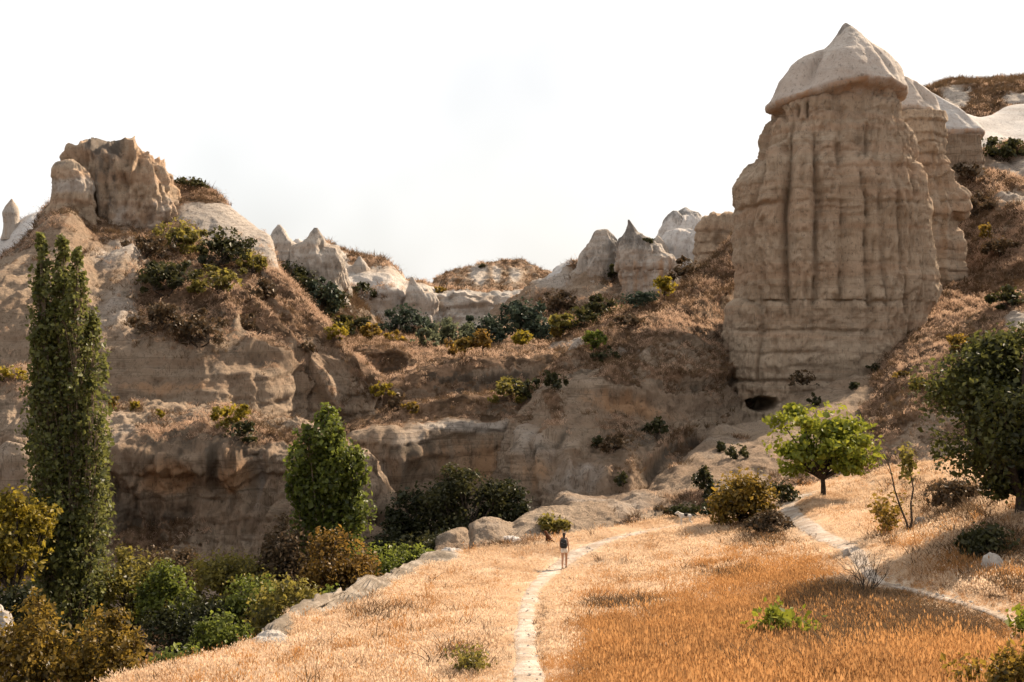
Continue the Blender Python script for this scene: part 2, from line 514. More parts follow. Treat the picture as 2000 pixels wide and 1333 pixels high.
# --- left hill
AX = (-160, 0, 100, 200, 300, 400, 500, 600, 680, 745)
def rowx(ys, ds, xs=AX):
    return [(x, y, d) for x, y, d in zip(xs, ys, ds)]
A_ridge = R((-160, 590, 112), (-60, 545, 114), (0, 505, 116), (50, 470, 118), (85, 430, 121), (110, 405, 124), (200, 405, 126), (260, 400, 128), (310, 375, 130), (322, 362, 131), (350, 358, 131), (390, 364, 131),
            (430, 386, 130), (460, 415, 128), (500, 446, 125), (525, 464, 122), (540, 520, 116), (560, 552, 112), (600, 602, 106), (650, 656, 102), (700, 708, 98), (738, 750, 95), (745, 800, 94))
A = [
    rowx((900, 900, 900, 900, 900, 900, 900, 890, 880, 880), (84,) * 6 + (87, 92, 94, 93)),
    rowx((800, 795, 795, 800, 800, 802, 815, 820, 830, 850), (86, 86, 86, 86, 86, 86, 89, 94.5, 95, 93.4)),
    rowx((740, 735, 730, 725, 722, 730, 740, 765, 790, 835), (87.5, 87.5, 87.5, 88, 88, 88, 90.5, 95.5, 95.4, 93.6)),
    rowx((690, 680, 670, 664, 662, 672, 700, 730, 765, 825), (89, 89, 89, 90, 90, 90, 92.5, 96.6, 95.8, 93.8)),
    rowx((660, 625, 610, 600, 612, 628, 650, 692, 745, 818), (92, 92, 92, 96, 97, 97, 97, 98, 96.2, 94)),
    rowx((640, 580, 560, 540, 560, 578, 600, 660, 725, 812), (96, 96, 97, 103, 105, 105, 103, 99.7, 96.8, 94)),
    rowx((620, 548, 510, 522, 520, 530, 552, 632, 710, 806), (103, 104, 107, 106, 111, 111, 109, 102, 97.3, 94)),
    rowx((600, 520, 455, 470, 470, 478, 510, 616, 700, 802), (108, 111, 115, 115, 118, 117, 113, 104, 97.8, 94)),
    A_ridge,
    behind(A_ridge, 25, 10),
    behind(A_ridge, 260, 40),
]
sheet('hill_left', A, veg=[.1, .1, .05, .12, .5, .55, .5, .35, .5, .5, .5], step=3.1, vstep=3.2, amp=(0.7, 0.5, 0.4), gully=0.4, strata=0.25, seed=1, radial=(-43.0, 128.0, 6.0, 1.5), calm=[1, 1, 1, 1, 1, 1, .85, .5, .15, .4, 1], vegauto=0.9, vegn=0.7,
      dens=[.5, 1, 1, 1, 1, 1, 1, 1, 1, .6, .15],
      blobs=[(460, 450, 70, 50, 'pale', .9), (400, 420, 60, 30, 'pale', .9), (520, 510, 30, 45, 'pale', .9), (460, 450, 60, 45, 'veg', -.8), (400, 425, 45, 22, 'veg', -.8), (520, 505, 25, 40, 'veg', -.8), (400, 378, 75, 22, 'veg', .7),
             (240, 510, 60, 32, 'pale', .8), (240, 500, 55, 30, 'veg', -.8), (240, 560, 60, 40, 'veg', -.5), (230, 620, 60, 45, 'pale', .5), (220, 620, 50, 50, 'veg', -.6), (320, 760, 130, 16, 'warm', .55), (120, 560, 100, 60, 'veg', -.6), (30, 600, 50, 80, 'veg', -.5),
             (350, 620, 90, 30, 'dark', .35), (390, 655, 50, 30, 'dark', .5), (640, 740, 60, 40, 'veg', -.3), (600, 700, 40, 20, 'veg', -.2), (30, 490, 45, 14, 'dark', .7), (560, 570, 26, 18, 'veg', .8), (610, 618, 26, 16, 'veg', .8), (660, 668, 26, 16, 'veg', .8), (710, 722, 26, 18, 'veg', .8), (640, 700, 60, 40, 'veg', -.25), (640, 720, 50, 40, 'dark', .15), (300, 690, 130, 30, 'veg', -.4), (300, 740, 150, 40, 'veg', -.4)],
      bumps=[(250, 522, 50, 14, 1.6), (130, 460, 40, 60, 2.0), (640, 690, 60, 14, -0.6)],
      ridges=[([(250, 576), (300, 592), (350, 604), (400, 612), (436, 626), (452, 650)], 1.5, 11), ([(385, 566), (430, 572), (466, 596), (500, 640), (545, 690), (600, 735), (640, 768), (668, 802)], 1.7, 13),
              ([(470, 690), (520, 712), (560, 735), (580, 770)], 1.1, 10), ([(500, 520), (560, 575), (620, 636), (680, 697), (732, 748)], .7, 9), ([(215, 470), (270, 480), (300, 500)], .8, 9)])

# --- lower cliff of the left hill above the gully
B_lip = R((-160, 750, 86), (0, 738, 84), (50, 729, 83), (120, 765, 83), (220, 800, 83), (330, 804, 83), (400, 806, 83), (480, 820, 82), (560, 831, 80), (600, 836, 79), (690, 880, 78), (722, 935, 77), (742, 1060, 76))
BX = (-160, 0, 100, 200, 280, 360, 440, 520, 600, 690, 742)
B = [
    rowx((1500,) * 11, (56,) * 9 + (60, 64), BX),
    rowx((1250,) * 9 + (1230, 1230), (66,) * 9 + (68, 70), BX),
    rowx((1090, 1090, 1090, 1090, 1085, 1080, 1075, 1075, 1075, 1085, 1130), (71.5, 71.5, 71.5, 72, 73, 73.5, 73, 72.5, 72, 73, 73.5), BX),
    rowx((990, 990, 990, 990, 1000, 1000, 990, 985, 990, 1020, 1095), (73, 73, 73, 74, 74.9, 75, 74.6, 74.2, 73.5, 74.5, 74.8), BX),
    rowx((940, 940, 940, 945, 960, 965, 960, 950, 950, 985, 1080), (74, 74, 74, 74.6, 75, 75, 74.9, 74.6, 74.2, 75.2, 75.4), BX),
    rowx((890, 890, 880, 880, 892, 900, 895, 890, 900, 935, 1068), (75, 75, 75, 74.6, 74.2, 74, 74.2, 74.4, 74.6, 75.8, 75.8), BX),
    rowx((830, 820, 815, 845, 860, 866, 866, 868, 872, 905, 1064), (78, 77, 77, 76.5, 76, 75.8, 76, 76, 76, 76.6, 75.9), BX),
    B_lip,
    behind(B_lip, 3, 5),
    behind(B_lip, 80, 9),
]
sheet('cliff_left', B, veg=[.3, .3, .15, 0, -.2, -.2, .3, .1, .1, .1], step=3.1, vstep=3.2, amp=(0.7, 0.8, 0.45), gully=1.3, gsize=(1.5, 1.5, 14), strata=0.35, seed=4, vegauto=.6, vegn=.5,
      dens=[.3, .6, 1, 1, 1, 1, 1, 1, .8, .3],
      blobs=[(335, 930, 60, 38, 'warm', .95), (460, 925, 34, 45, 'warm', .95), (550, 930, 30, 60, 'warm', .4), (330, 880, 90, 24, 'dark', .5), (470, 880, 70, 22, 'dark', .5), (420, 930, 16, 50, 'dark', .5), (510, 940, 12, 60, 'pale', .5), (330, 1030, 110, 60, 'dark', .35),
             (250, 1000, 45, 90, 'dark', .4), (480, 1040, 70, 50, 'pale', .2), (330, 1000, 170, 110, 'dark', .22), (600, 980, 120, 110, 'dark', .2), (330, 860, 140, 30, 'veg', .35), (520, 860, 110, 25, 'veg', .3), (300, 1060, 130, 50, 'veg', .6), (480, 1010, 60, 70, 'veg', -.6), (250, 840, 40, 40, 'veg', -.5), (240, 850, 45, 45, 'pale', .3), (100, 840, 120, 60, 'veg', -.5)],  # wide dark blobs mix scrub tone with shade painted into the rock
      bumps=[(390, 870, 120, 20, .4), (320, 1020, 80, 30, -.3)])

# --- terraces and cliff in the valley
CX = (630, 700, 760, 820, 900, 1000, 1110)
Cr = [
    rowx((1120,) * 7, (80,) * 7, CX),
    rowx((985, 985, 985, 980, 975, 970, 970), (87, 85, 85.5, 86.5, 87.5, 88, 86), CX),
    rowx((890, 862, 852, 848, 838, 840, 855), (90, 85.5, 85.5, 87, 88.5, 89, 87), CX),
    rowx((880, 850, 842, 838, 826, 828, 845), (91, 86.3, 86.3, 87.4, 88.6, 89, 88), CX),
    rowx((850, 838, 828, 822, 816, 816, 818), (93, 89, 89.5, 90.5, 91, 91.5, 91), CX),
    rowx((840, 822, 806, 793, 784, 776, 764), (95, 91.5, 92, 92.5, 93, 93, 93), CX),
    rowx((832, 816, 802, 789, 779, 770, 758), (98, 96, 97, 98, 99, 99, 99), CX),
    rowx((800, 775, 752, 728, 710, 704, 694), (99.5, 97.6, 98.8, 100, 101.3, 101.3, 101.3), CX),
    rowx((790, 745, 738, 719, 704, 697, 688), (106, 112, 112, 113, 113, 113, 113), CX),
    rowx((690, 690, 688, 697, 696, 689, 682), (116, 113.4, 113.4, 115, 118, 118, 118), CX),
    rowx((676, 675, 674, 677, 677, 673, 667), (140, 140, 140, 140, 140, 140, 140), CX),
    rowx((655, 655, 655, 655, 655, 652, 640), (195,) * 7, CX),
]
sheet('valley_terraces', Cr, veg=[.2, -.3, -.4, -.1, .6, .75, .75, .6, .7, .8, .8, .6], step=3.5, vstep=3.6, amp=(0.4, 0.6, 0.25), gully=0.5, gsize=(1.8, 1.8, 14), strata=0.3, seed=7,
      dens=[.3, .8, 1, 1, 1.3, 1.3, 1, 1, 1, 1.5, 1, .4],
      blobs=[(900, 890, 150, 60, 'warm', .45), (960, 920, 70, 40, 'warm', .3), (780, 880, 30, 16, 'dark', .6), (820, 875, 40, 16, 'dark', .65), (800, 860, 40, 14, 'pale', .4), (920, 835, 110, 12, 'pale', .8), (760, 920, 40, 60, 'pale', .3), (900, 748, 130, 30, 'dark', .75), (760, 712, 50, 20, 'dark', .75), (920, 806, 150, 11, 'dark', .6), (1020, 740, 60, 20, 'dark', .4)],  # dark blobs on the banks paint in their shade along with scrub
      ridges=[([(790, 797), (850, 790), (900, 786), (960, 780)], .35, 6), ([(820, 722), (870, 710), (950, 701), (1000, 699)], .35, 6), ([(700, 690), (750, 687), (800, 692)], .35, 5)],
      bumps=[(735, 910, 12, 60, .9), (768, 905, 13, 60, 1.0), (800, 890, 20, 22, 1.2)])

# --- shaded hill between the valley and the tower
DX = (985, 1050, 1100, 1200, 1300, 1400, 1460)
D_ridge = R((985, 862, 110), (1020, 770, 118), (1050, 716, 121), (1075, 690, 122), (1100, 668, 122), (1150, 645, 123), (1200, 626, 124), (1245, 606, 125), (1300, 584, 127), (1335, 560, 128), (1370, 532, 130), (1400, 505, 131), (1430, 470, 132), (1460, 440, 133))
Dr = [
    rowx((1100,) * 7, (72,) * 7, DX),
    rowx((1010, 1005, 995, 985, 985, 985, 985), (80, 78, 77, 77, 77, 78, 80), DX),
    rowx((962, 930, 920, 920, 935, 930, 920), (86, 80, 79, 79.5, 80.5, 82, 84), DX),
    rowx((945, 868, 858, 872, 895, 890, 885), (89, 82, 81, 82.5, 84, 88, 93), DX),
    rowx((930, 835, 815, 818, 830, 838, 838), (93, 88, 86, 88, 90, 96, 101), DX),
    rowx((915, 800, 775, 772, 785, 795, 800), (97, 92, 89, 89.5, 92, 102, 108), DX),
    rowx((900, 770, 745, 725, 715, 715, 715), (101, 99, 97, 96, 98, 108, 114), DX),
    rowx((885, 742, 712, 680, 650, 630, 620), (106, 108, 107, 107, 109, 116, 121), DX),
    D_ridge, behind(D_ridge, 22, 9), behind(D_ridge, 180, 35)]
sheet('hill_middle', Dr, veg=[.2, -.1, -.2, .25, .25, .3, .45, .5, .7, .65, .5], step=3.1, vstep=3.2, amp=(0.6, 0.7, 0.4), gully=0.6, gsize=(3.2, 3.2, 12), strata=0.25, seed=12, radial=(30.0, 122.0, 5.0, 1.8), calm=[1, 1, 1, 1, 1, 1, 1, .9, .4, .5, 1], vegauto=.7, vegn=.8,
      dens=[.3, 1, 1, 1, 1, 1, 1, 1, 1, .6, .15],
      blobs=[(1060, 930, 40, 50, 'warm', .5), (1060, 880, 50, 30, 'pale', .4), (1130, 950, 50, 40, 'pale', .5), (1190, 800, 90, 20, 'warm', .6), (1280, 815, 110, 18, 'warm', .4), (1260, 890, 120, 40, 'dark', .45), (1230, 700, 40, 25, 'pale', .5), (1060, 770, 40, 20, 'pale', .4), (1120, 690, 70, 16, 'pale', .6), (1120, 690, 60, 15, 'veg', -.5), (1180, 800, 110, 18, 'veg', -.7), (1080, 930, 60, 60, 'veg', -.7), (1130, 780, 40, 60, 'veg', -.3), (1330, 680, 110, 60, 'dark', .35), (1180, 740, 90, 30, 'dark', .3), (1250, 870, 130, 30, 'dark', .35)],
      ridges=[([(1060, 745), (1120, 728), (1200, 690), (1260, 665), (1340, 625), (1420, 580)], .9, 12), ([(1090, 800), (1090, 850), (1060, 880)], .9, 10), ([(1180, 760), (1250, 740), (1340, 750), (1400, 740)], .8, 10), ([(1250, 930), (1290, 890), (1350, 850)], .8, 10)],
      bumps=[(1042, 920, 10, 70, 1.6), (1072, 930, 10, 60, 1.2), (1110, 930, 14, 50, 1.3), (1140, 950, 14, 30, 1.2), (1180, 950, 18, 30, 1.1), (1220, 945, 14, 30, .8), (1190, 780, 80, 10, .9)])

# --- pale scree below the tower
K_top = R((1040, 1046, 72), (1080, 1008, 73), (1150, 985, 74.5), (1240, 962, 77), (1310, 925, 79.5), (1360, 882, 83), (1400, 842, 88), (1450, 834, 93), (1500, 822, 95), (1530, 806, 96), (1575, 776, 97), (1640, 745, 98), (1720, 735, 98), (1780, 760, 97), (1860, 800, 95), (1900, 830, 92))
KX = (1040, 1150, 1240, 1310, 1400, 1500, 1620, 1750, 1900)
K = [
    rowx((1120,) * 9, (62,) * 4 + (66, 68, 70, 70, 68), KX),
    rowx((1058, 1040, 1030, 1025, 1005, 1000, 975, 930, 900), (64.5, 66.5, 68, 69, 71, 72.5, 75, 78, 80), KX),
    rowx((1054, 1020, 1000, 990, 950, 930, 905, 880, 870), (67.5, 69, 70.5, 72, 74.5, 77, 80, 83, 84), KX),
    rowx((1050, 1000, 978, 952, 900, 865, 840, 815, 845), (70, 71.8, 73.8, 76, 80, 84, 87, 90, 88), KX),
    K_top, behind(K_top, 30, 5), behind(K_top, 160, 12)]
sheet('scree_slope', K, veg=[.2, .15, .08, .0, .0, .0, 0], step=3.8, vstep=4.0, amp=(0.35, 0.6, 0.3), gully=0.45, gsize=(3.0, 3.0, 9), strata=0.25, seed=15, vegauto=.25, vegn=.6,
      dens=[.4, 1, 1, 1, 1, .6, .2], blobs=[(1200, 1000, 120, 25, 'pale', .4), (1420, 870, 60, 40, 'pale', .25), (1310, 1000, 90, 20, 'dark', .25)],
      bumps=[(1110, 1000, 40, 18, .9), (1180, 1005, 45, 16, .7), (1150, 1030, 40, 10, .6), (1260, 985, 40, 14, .6)])

# --- slope right of the tower
HX = (1690, 1760, 1800, 1860, 1920, 2000, 2200)
H = [
    rowx((960,) * 7, (72,) * 7, HX),
    rowx((860, 850, 845, 840, 835, 830, 820), (80, 79, 78, 77, 76, 75, 74), HX),
    rowx((800, 755, 745, 735, 725, 715, 700), (94, 91, 90, 89, 87, 85, 83), HX),
    rowx((720, 660, 650, 640, 630, 615, 590), (108, 106, 105, 104, 102, 99, 96), HX),
    rowx((640, 580, 565, 548, 535, 520, 495), (122, 121, 120, 119, 117, 114, 110), HX),
    rowx((570, 500, 480, 455, 440, 425, 400), (131, 130, 130, 129, 127, 124, 120), HX),
    rowx((500, 440, 415, 385, 365, 380, 350), (138, 138, 138, 137, 136, 131, 127), HX),
    rowx((430, 380, 355, 332, 350, 365, 335), (145, 145, 145, 144, 140, 136, 131), HX),
    rowx((390, 360, 350, 335, 322, 318, 295), (149, 149, 149, 148, 146, 143, 138), HX),
    rowx((365, 345, 338, 325, 302, 292, 265), (154, 154, 154, 153, 151, 149, 146), HX),
    rowx((440, 420, 410, 400, 370, 360, 330), (164,) * 7, HX)]
sheet('hill_right', H, veg=[.5, .5, .7, .75, .8, .75, .75, .65, .5, .6, .5], step=3.8, vstep=4.0, amp=(0.8, 0.8, 0.35), gully=0.4, gsize=(4, 4, 8), strata=0.2, seed=18, radial=(66.0, 165.0, 6.0, 1.6), vegauto=.3, vegn=.6,
      dens=[.4, 1, 1, 1, 1, 1, 1, 1, 1, 1, .2], blobs=[(1980, 335, 50, 22, 'pale', .8), (1980, 335, 50, 22, 'veg', -.9), (1980, 400, 40, 22, 'pale', .5), (1980, 400, 40, 20, 'veg', -.8), (1990, 645, 25, 14, 'pale', .9), (1990, 645, 25, 14, 'veg', -1),
             (1930, 450, 60, 60, 'dark', .3)])

# --- smooth white ridge behind, and scrubby plateau
I_top = R((1720, 150, 160), (1765, 152, 162), (1800, 168, 162), (1850, 206, 164), (1885, 225, 166), (1915, 233, 168), (1945, 222, 172), (1975, 211, 174), (2000, 208, 175), (2200, 195, 178))
IX = (1720, 1800, 1860, 1920, 2000, 2200)
I = [rowx((420, 410, 380, 350, 340, 320), (150, 150, 152, 155, 155, 155), IX),
     rowx((300, 290, 290, 286, 280, 265), (151, 151, 153, 157, 160, 160), IX),
     rowx((220, 225, 248, 258, 242, 230), (156, 156, 158, 162, 167, 168), IX),
     I_top, behind(I_top, 20, 8), behind(I_top, 220, 30)]
sheet('white_ridge', I, veg=[-.6] * 6, step=4.5, vstep=4.5, amp=(0.6, 0.12, 0.03), gully=0.25, gsize=(5, 5, 30), strata=0, seed=22, vegauto=0, vegn=.15, mat=M_WHITE, dens=[.4, 1, 1, 1, .5, .2])
J_top = R((1790, 190, 260), (1830, 178, 262), (1850, 172, 262), (1880, 169, 262), (1930, 168, 262), (1960, 164, 260), (2000, 162, 258), (2200, 150, 255))
J = [behind(J_top, 130, -35), behind(J_top, 60, -20), behind(J_top, 12, -4), J_top, behind(J_top, 3, 30), behind(J_top, 60, 60)]
sheet('plateau_far', J, veg=[.75, .85, .85, .8, .8, .8], step=4, vstep=4, amp=(1.0, 1.2, 0.5), gully=0.6, strata=0.3, seed=25, vegauto=0, vegn=.35, dens=[.6, 1, 1, .5, .3],
      blobs=[(1865, 195, 26, 22, 'pale', 1.2), (1865, 195, 26, 22, 'veg', -1.3), (1985, 195, 30, 14, 'pale', .9), (1985, 195, 30, 12, 'veg', -1.0), (1893, 180, 5, 5, 'pale', 1), (1893, 180, 5, 5, 'veg', -1)])

# --- back of the valley: slope under the spires, banded cliff, far hill
E_top = R((960, 620, 190), (1000, 590, 188), (1040, 560, 186), (1060, 546, 186), (1090, 530, 186), (1112, 514, 186), (1135, 508, 186), (1152, 510, 185), (1180, 540, 182), (1220, 548, 180), (1300, 520, 182), (1330, 500, 184), (1380, 470, 184), (1420, 440, 184), (1500, 430, 184))
EX = (960, 1040, 1100, 1160, 1220, 1300, 1380, 1500)
E = [rowx((730,) * 8, (134,) * 8, EX),
     rowx((668, 660, 655, 650, 645, 640, 640, 640), (146,) * 8, EX),
     rowx((655, 640, 628, 618, 612, 608, 600, 590), (158, 158, 158, 156, 156, 154, 152, 152), EX),
     rowx((640, 600, 590, 592, 595, 588, 570, 560), (178, 177, 174, 168, 166, 166, 166, 166), EX),
     rowx((632, 572, 560, 560, 572, 565, 535, 520), (182, 180, 178, 174, 172, 172, 172, 172), EX),
     E_top, behind(E_top, 20, 10), behind(E_top, 160, 30)]
sheet('hill_back', E, veg=[.6, .6, .5, .35, -.1, .1, .3, .3], step=3.1, vstep=3.2, amp=(0.9, 1.3, 0.5), gully=1.0, gsize=(3, 3, 20), strata=0.35, seed=28, vegauto=.5, vegn=.8, dens=[.5, 1, 1, 1, 1, .5, .15],
      blobs=[(1080, 545, 45, 26, 'pale', .8), (1080, 545, 45, 26, 'veg', -.6), (1200, 640, 60, 14, 'pale', .6), (1180, 655, 60, 14, 'pale', .4), (1100, 590, 60, 16, 'pale', .2), (1125, 520, 28, 7, 'veg', 1.0)])
F_top = R((600, 470, 205), (640, 478, 205), (665, 490, 205), (700, 504, 206), (745, 511, 206), (768, 526, 205), (788, 546, 204), (812, 556, 203), (842, 562, 202), (856, 570, 202), (880, 569, 202), (950, 574, 202), (1010, 573, 202), (1050, 566, 203), (1100, 540, 204))
FX = (600, 680, 740, 790, 850, 900, 1000, 1100)
Fr = [rowx((720,) * 8, (180,) * 8, FX),
      rowx((660, 655, 655, 655, 655, 655, 655, 655), (190,) * 8, FX),
      rowx((640, 625, 622, 628, 630, 628, 625, 620), (193, 193, 193, 194, 196, 197, 197, 196), FX),
      rowx((600, 575, 570, 575, 590, 588, 588, 580), (195, 195, 195, 196, 198, 198.5, 198.5, 198), FX),
      rowx((540, 535, 540, 560, 574, 575, 579, 572), (198, 198, 198, 198, 199, 199.5, 199.5, 199), FX),
      F_top, behind(F_top, 4, 14), behind(F_top, 60, 40)]
sheet('cliff_back', Fr, veg=[.5, .4, .1, -.5, -.5, .35, .4, .4], step=3.1, vstep=3.2, amp=(0.6, 0.9, 0.3), gully=1.4, gsize=(3, 3, 22), strata=0.7, seed=31, vegauto=.7, vegn=.5, dens=[.4, 1, 1, 1, 1, .5, .2], mat=M_SPIRE,
      blobs=[(720, 560, 60, 30, 'pale', .7), (760, 590, 60, 25, 'pale', .5), (800, 640, 40, 20, 'dark', .4), (720, 512, 50, 14, 'veg', .8), (700, 540, 40, 12, 'veg', -.3)],
      bumps=[(705, 590, 14, 30, 1.5), (760, 580, 22, 30, 1.6), (820, 585, 18, 25, 1.4)])
G_top = R((780, 600, 330), (830, 575, 332), (850, 556, 333), (880, 537, 335), (915, 528, 335), (942, 520, 335), (975, 519, 335), (1010, 514, 335), (1035, 523, 334), (1062, 534, 333), (1100, 548, 332), (1180, 575, 330))
Gr = [behind(G_top, 90, -60), behind(G_top, 45, -38), behind(G_top, 18, -16), G_top, behind(G_top, 5, 25), behind(G_top, 60, 60)]
sheet('hill_far', Gr, veg=[.55, .5, .5, .6, .6, .6], step=3.4, vstep=3.4, amp=(1.2, 2.0, 0.6), gully=2.4, gsize=(7, 7, 30), strata=0.3, seed=34, vegauto=.1, vegn=.7, dens=[.6, 1, 1, .6, .2],
      blobs=[(935, 540, 16, 18, 'pale', 1.1), (935, 540, 16, 18, 'veg', -1.1), (970, 540, 9, 14, 'pale', .9), (970, 540, 9, 14, 'veg', -.9), (1005, 542, 12, 13, 'pale', .9), (1005, 542, 12, 13, 'veg', -.9)])

# --- far-left pale slope and hump
L_top = R((-160, 520, 150), (-60, 490, 150), (0, 468, 150), (25, 446, 150), (55, 425, 150), (85, 414, 150), (130, 395, 152), (200, 380, 152))
Lr = [behind(L_top, 160, -22), behind(L_top, 60, -10), L_top, behind(L_top, 10, 12), behind(L_top, 160, 40)]
sheet('slope_left', Lr, veg=[.2, -.3, .0, .3, .3], step=4.5, vstep=4.5, amp=(0.5, 0.4, 0.1), gully=0.5, seed=37, mat=M_WHITE, vegauto=.2, vegn=.5, dens=[.7, 1, .6, .2])

# --- smooth rock rim between the meadow and the gully
RM_top = R((835, 1100, 58), (850, 1082, 59.5), (864, 1066, 60.5), (880, 1046, 61.5), (900, 1040, 62), (915, 1041, 62.3), (930, 1026, 63), (950, 1018, 63.6), (968, 1016, 64), (990, 1024, 64.5), (1015, 1018, 65), (1040, 1006, 66), (1060, 1000, 66.6), (1100, 994, 67.5), (1150, 985, 69), (1200, 985, 70))
RMX = (835, 880, 915, 960, 1000, 1060, 1120, 1200)
RM = [rowx((1140, 1130, 1125, 1115, 1105, 1090, 1075, 1060), (56, 57, 57.5, 58, 58.5, 60, 61, 62), RMX),
      rowx((1104, 1092, 1084, 1076, 1070, 1058, 1050, 1040), (57.6, 59.3, 60, 60.6, 61.2, 62.4, 63.6, 65), RMX),
      rowx((1102, 1070, 1064, 1046, 1048, 1030, 1022, 1010), (57.8, 60.3, 61, 62, 62.6, 64.4, 65.6, 67.5), RMX),
      RM_top, behind(RM_top, 18, 2.0), behind(RM_top, 200, 6)]
sheet('rock_rim', RM, veg=[.1, .0, -.6, -.8, -.8, -.8], step=2.2, vstep=2.2, amp=(0.25, 0.4, 0.22), gully=0.5, gsize=(1.3, 1.3, 2), strata=0.0, seed=41, vegauto=.1, vegn=.3, mat=M_TUFF, dens=[.5, 1, 1, 1, .3], blobs=[(960, 1050, 200, 60, 'pale', .25), (960, 1080, 200, 22, 'veg', .6)],
      bumps=[(890, 1056, 18, 16, .25), (918, 1052, 6, 20, -.25), (958, 1038, 28, 14, .3), (1003, 1036, 9, 16, -.2), (1060, 1020, 30, 10, .25)])

# --- scrubby cleft behind the left ridge, up to the two-horned fin
S_top = R((500, 515, 176), (560, 515, 176), (620, 535, 177), (680, 580, 178), (740, 640, 180))
SX = (500, 560, 620, 680, 740)
Sr = [rowx((820, 820, 820, 820, 820), (140,) * 5, SX), rowx((660, 670, 690, 710, 720), (150, 148, 147, 147, 150), SX), rowx((570, 585, 620, 660, 690), (163, 161, 160, 160, 164), SX), S_top, behind(S_top, 90, 16)]
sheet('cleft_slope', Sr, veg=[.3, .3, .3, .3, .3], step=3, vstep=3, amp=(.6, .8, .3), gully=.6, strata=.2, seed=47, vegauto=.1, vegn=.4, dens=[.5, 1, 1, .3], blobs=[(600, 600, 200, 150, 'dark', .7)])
# ------------------------------------------------------------------ free-standing rocks
def loft(prof, D, br=0.75, sq=2.4, nth=140, vstep=3.0, rot=0.0):
    """closed rock turned through (row, left column, right column[, distance shift]) outlines; returns ring grid and outline data."""
    prof = sorted(prof, key=lambda k: k[0])
    y = np.array([k[0] for k in prof], float)
    yq = np.arange(y[0], y[-1] + 0.1, vstep)
    L = pchip(y, [k[1] for k in prof], yq); Rr = pchip(y, [k[2] for k in prof], yq)
    off = pchip(y, [(k[3] if len(k) > 3 else 0.0) for k in prof], yq)
    th = np.linspace(0, 2 * np.pi, nth, endpoint=False)
    c, s = np.cos(th), np.sin(th)
    e = 2.0 / sq
    ux = np.sign(c) * np.abs(c) ** e; uy = np.sign(s) * np.abs(s) ** e
    a = (Rr - L) / 2 / F * D; cx = ((Rr + L) / 2 - 1000) / F * D
    X = cx[:, None] + a[:, None] * ux
    Y = D + off[:, None] + br * a[:, None] * uy
    Z = ((HY - yq) / F * D)[:, None] + 0 * X
    G = np.stack([X, Y, Z], -1)
    return G, yq, L, Rr, th

def rock(name, label, cat, prof, D, mat, br=0.75, sq=2.4, nth=140, vstep=3.0, amp=(0.4, 0.35, 0.15), gully=0.5, gsize=(2, 2, 14), strata=0.25, seed=50,
         dark=None, pale=None, warm=None, veg=None, grooves=None, parent=None, part=None, shape=None, group=None):
    G, yq, L, Rr, th = loft(prof, D, br, sq, nth, vstep)
    G = G[::-1]; yq = yq[::-1]                                  # foot first
    N = grid_normals(G, True)
    out = G - G.mean(1, keepdims=True)
    N = np.where((N * out).sum(-1, keepdims=True) < 0, -N, N)
    taper = smooth(0.0, 2.6, np.linalg.norm(out[..., :2], axis=-1))
    d = amp[0] * fbm(G, 6.0, 2, seed) + amp[1] * fbm(G, 2.2, 4, seed + 1) + amp[2] * (fbm(G, (1.1, 1.1, 1.6), 4, seed + 2, 0.6, True) - .25)
    if gully:
        d = d + gully * (fbm(G + 0.8 * fbm(G, 4.0, 2, seed + 8)[..., None], gsize, 3, seed + 3, ridged=True) - 0.25)
    if strata:
        d = d + strata * ledges(G, seed, 1.2)
    d = d * (0.15 + 0.85 * taper)
    sx = 1000 + F * G[..., 0] / G[..., 1]; sy = np.broadcast_to(yq[:, None], sx.shape)
    front = np.sin(th)[None, :] < 0.15
    if grooves is not None:
        d = d + grooves(sx, sy, front, th, G)
    G = G + N * d[..., None]
    if shape is not None:
        G = shape(G, sx, sy, front, N)
    at = {}
    for k, v in (('dark', dark), ('pale', pale), ('warm', warm), ('veg', veg)):
        at[k] = v(sx, sy, G) if v is not None else np.zeros(sx.shape)
    fr = grid_faces(G.shape[0], G.shape[1], True)
    V = G.reshape(-1, 3)
    top = V[-nth:].mean(0); n0 = len(V)
    V = np.vstack([V, top])
    k = np.arange(nth)
    tri = np.stack([n0 - nth + k, n0 - nth + (k + 1) % nth, np.full(nth, n0), np.full(nth, n0)], -1)
    at = {a: np.append(np.ravel(b), np.ravel(b)[-1]) for a, b in at.items()}
    if parent is None:
        foot = G[0].mean(0)
        root = thing(name, foot, label, cat, group)
        o = add_tri(part or 'rock_body', V, fr, tri, mat, root, at)
        return root
    return add_tri(part, V, fr, tri, mat, parent, at)

def add_tri(name, V, quads, tri, mat, parent, at):
    V = V - np.array(parent['_w'])
    me = bpy.data.meshes.new(name)
    nq, nt = len(quads), len(tri)
    me.vertices.add(len(V)); me.vertices.foreach_set('co', V.astype(np.float32).ravel())
    lv = np.concatenate([quads.ravel(), tri[:, :3].ravel()]).astype(np.int32)
    me.loops.add(len(lv)); me.loops.foreach_set('vertex_index', lv)
    me.polygons.add(nq + nt)
    me.polygons.foreach_set('loop_start', np.concatenate([np.arange(nq) * 4, nq * 4 + np.arange(nt) * 3]).astype(np.int32))
    me.polygons.foreach_set('loop_total', np.concatenate([np.full(nq, 4), np.full(nt, 3)]).astype(np.int32))
    me.polygons.foreach_set('use_smooth', np.ones(nq + nt, bool))
    for a, v in at.items():
        t = me.attributes.new(a, 'FLOAT', 'POINT'); t.data.foreach_set('value', np.asarray(v, np.float32))
    me.update(calc_edges=True); me.validate()
    me.materials.append(mat)
    o = link(bpy.data.objects.new(name, me)); o.parent = parent
    return o

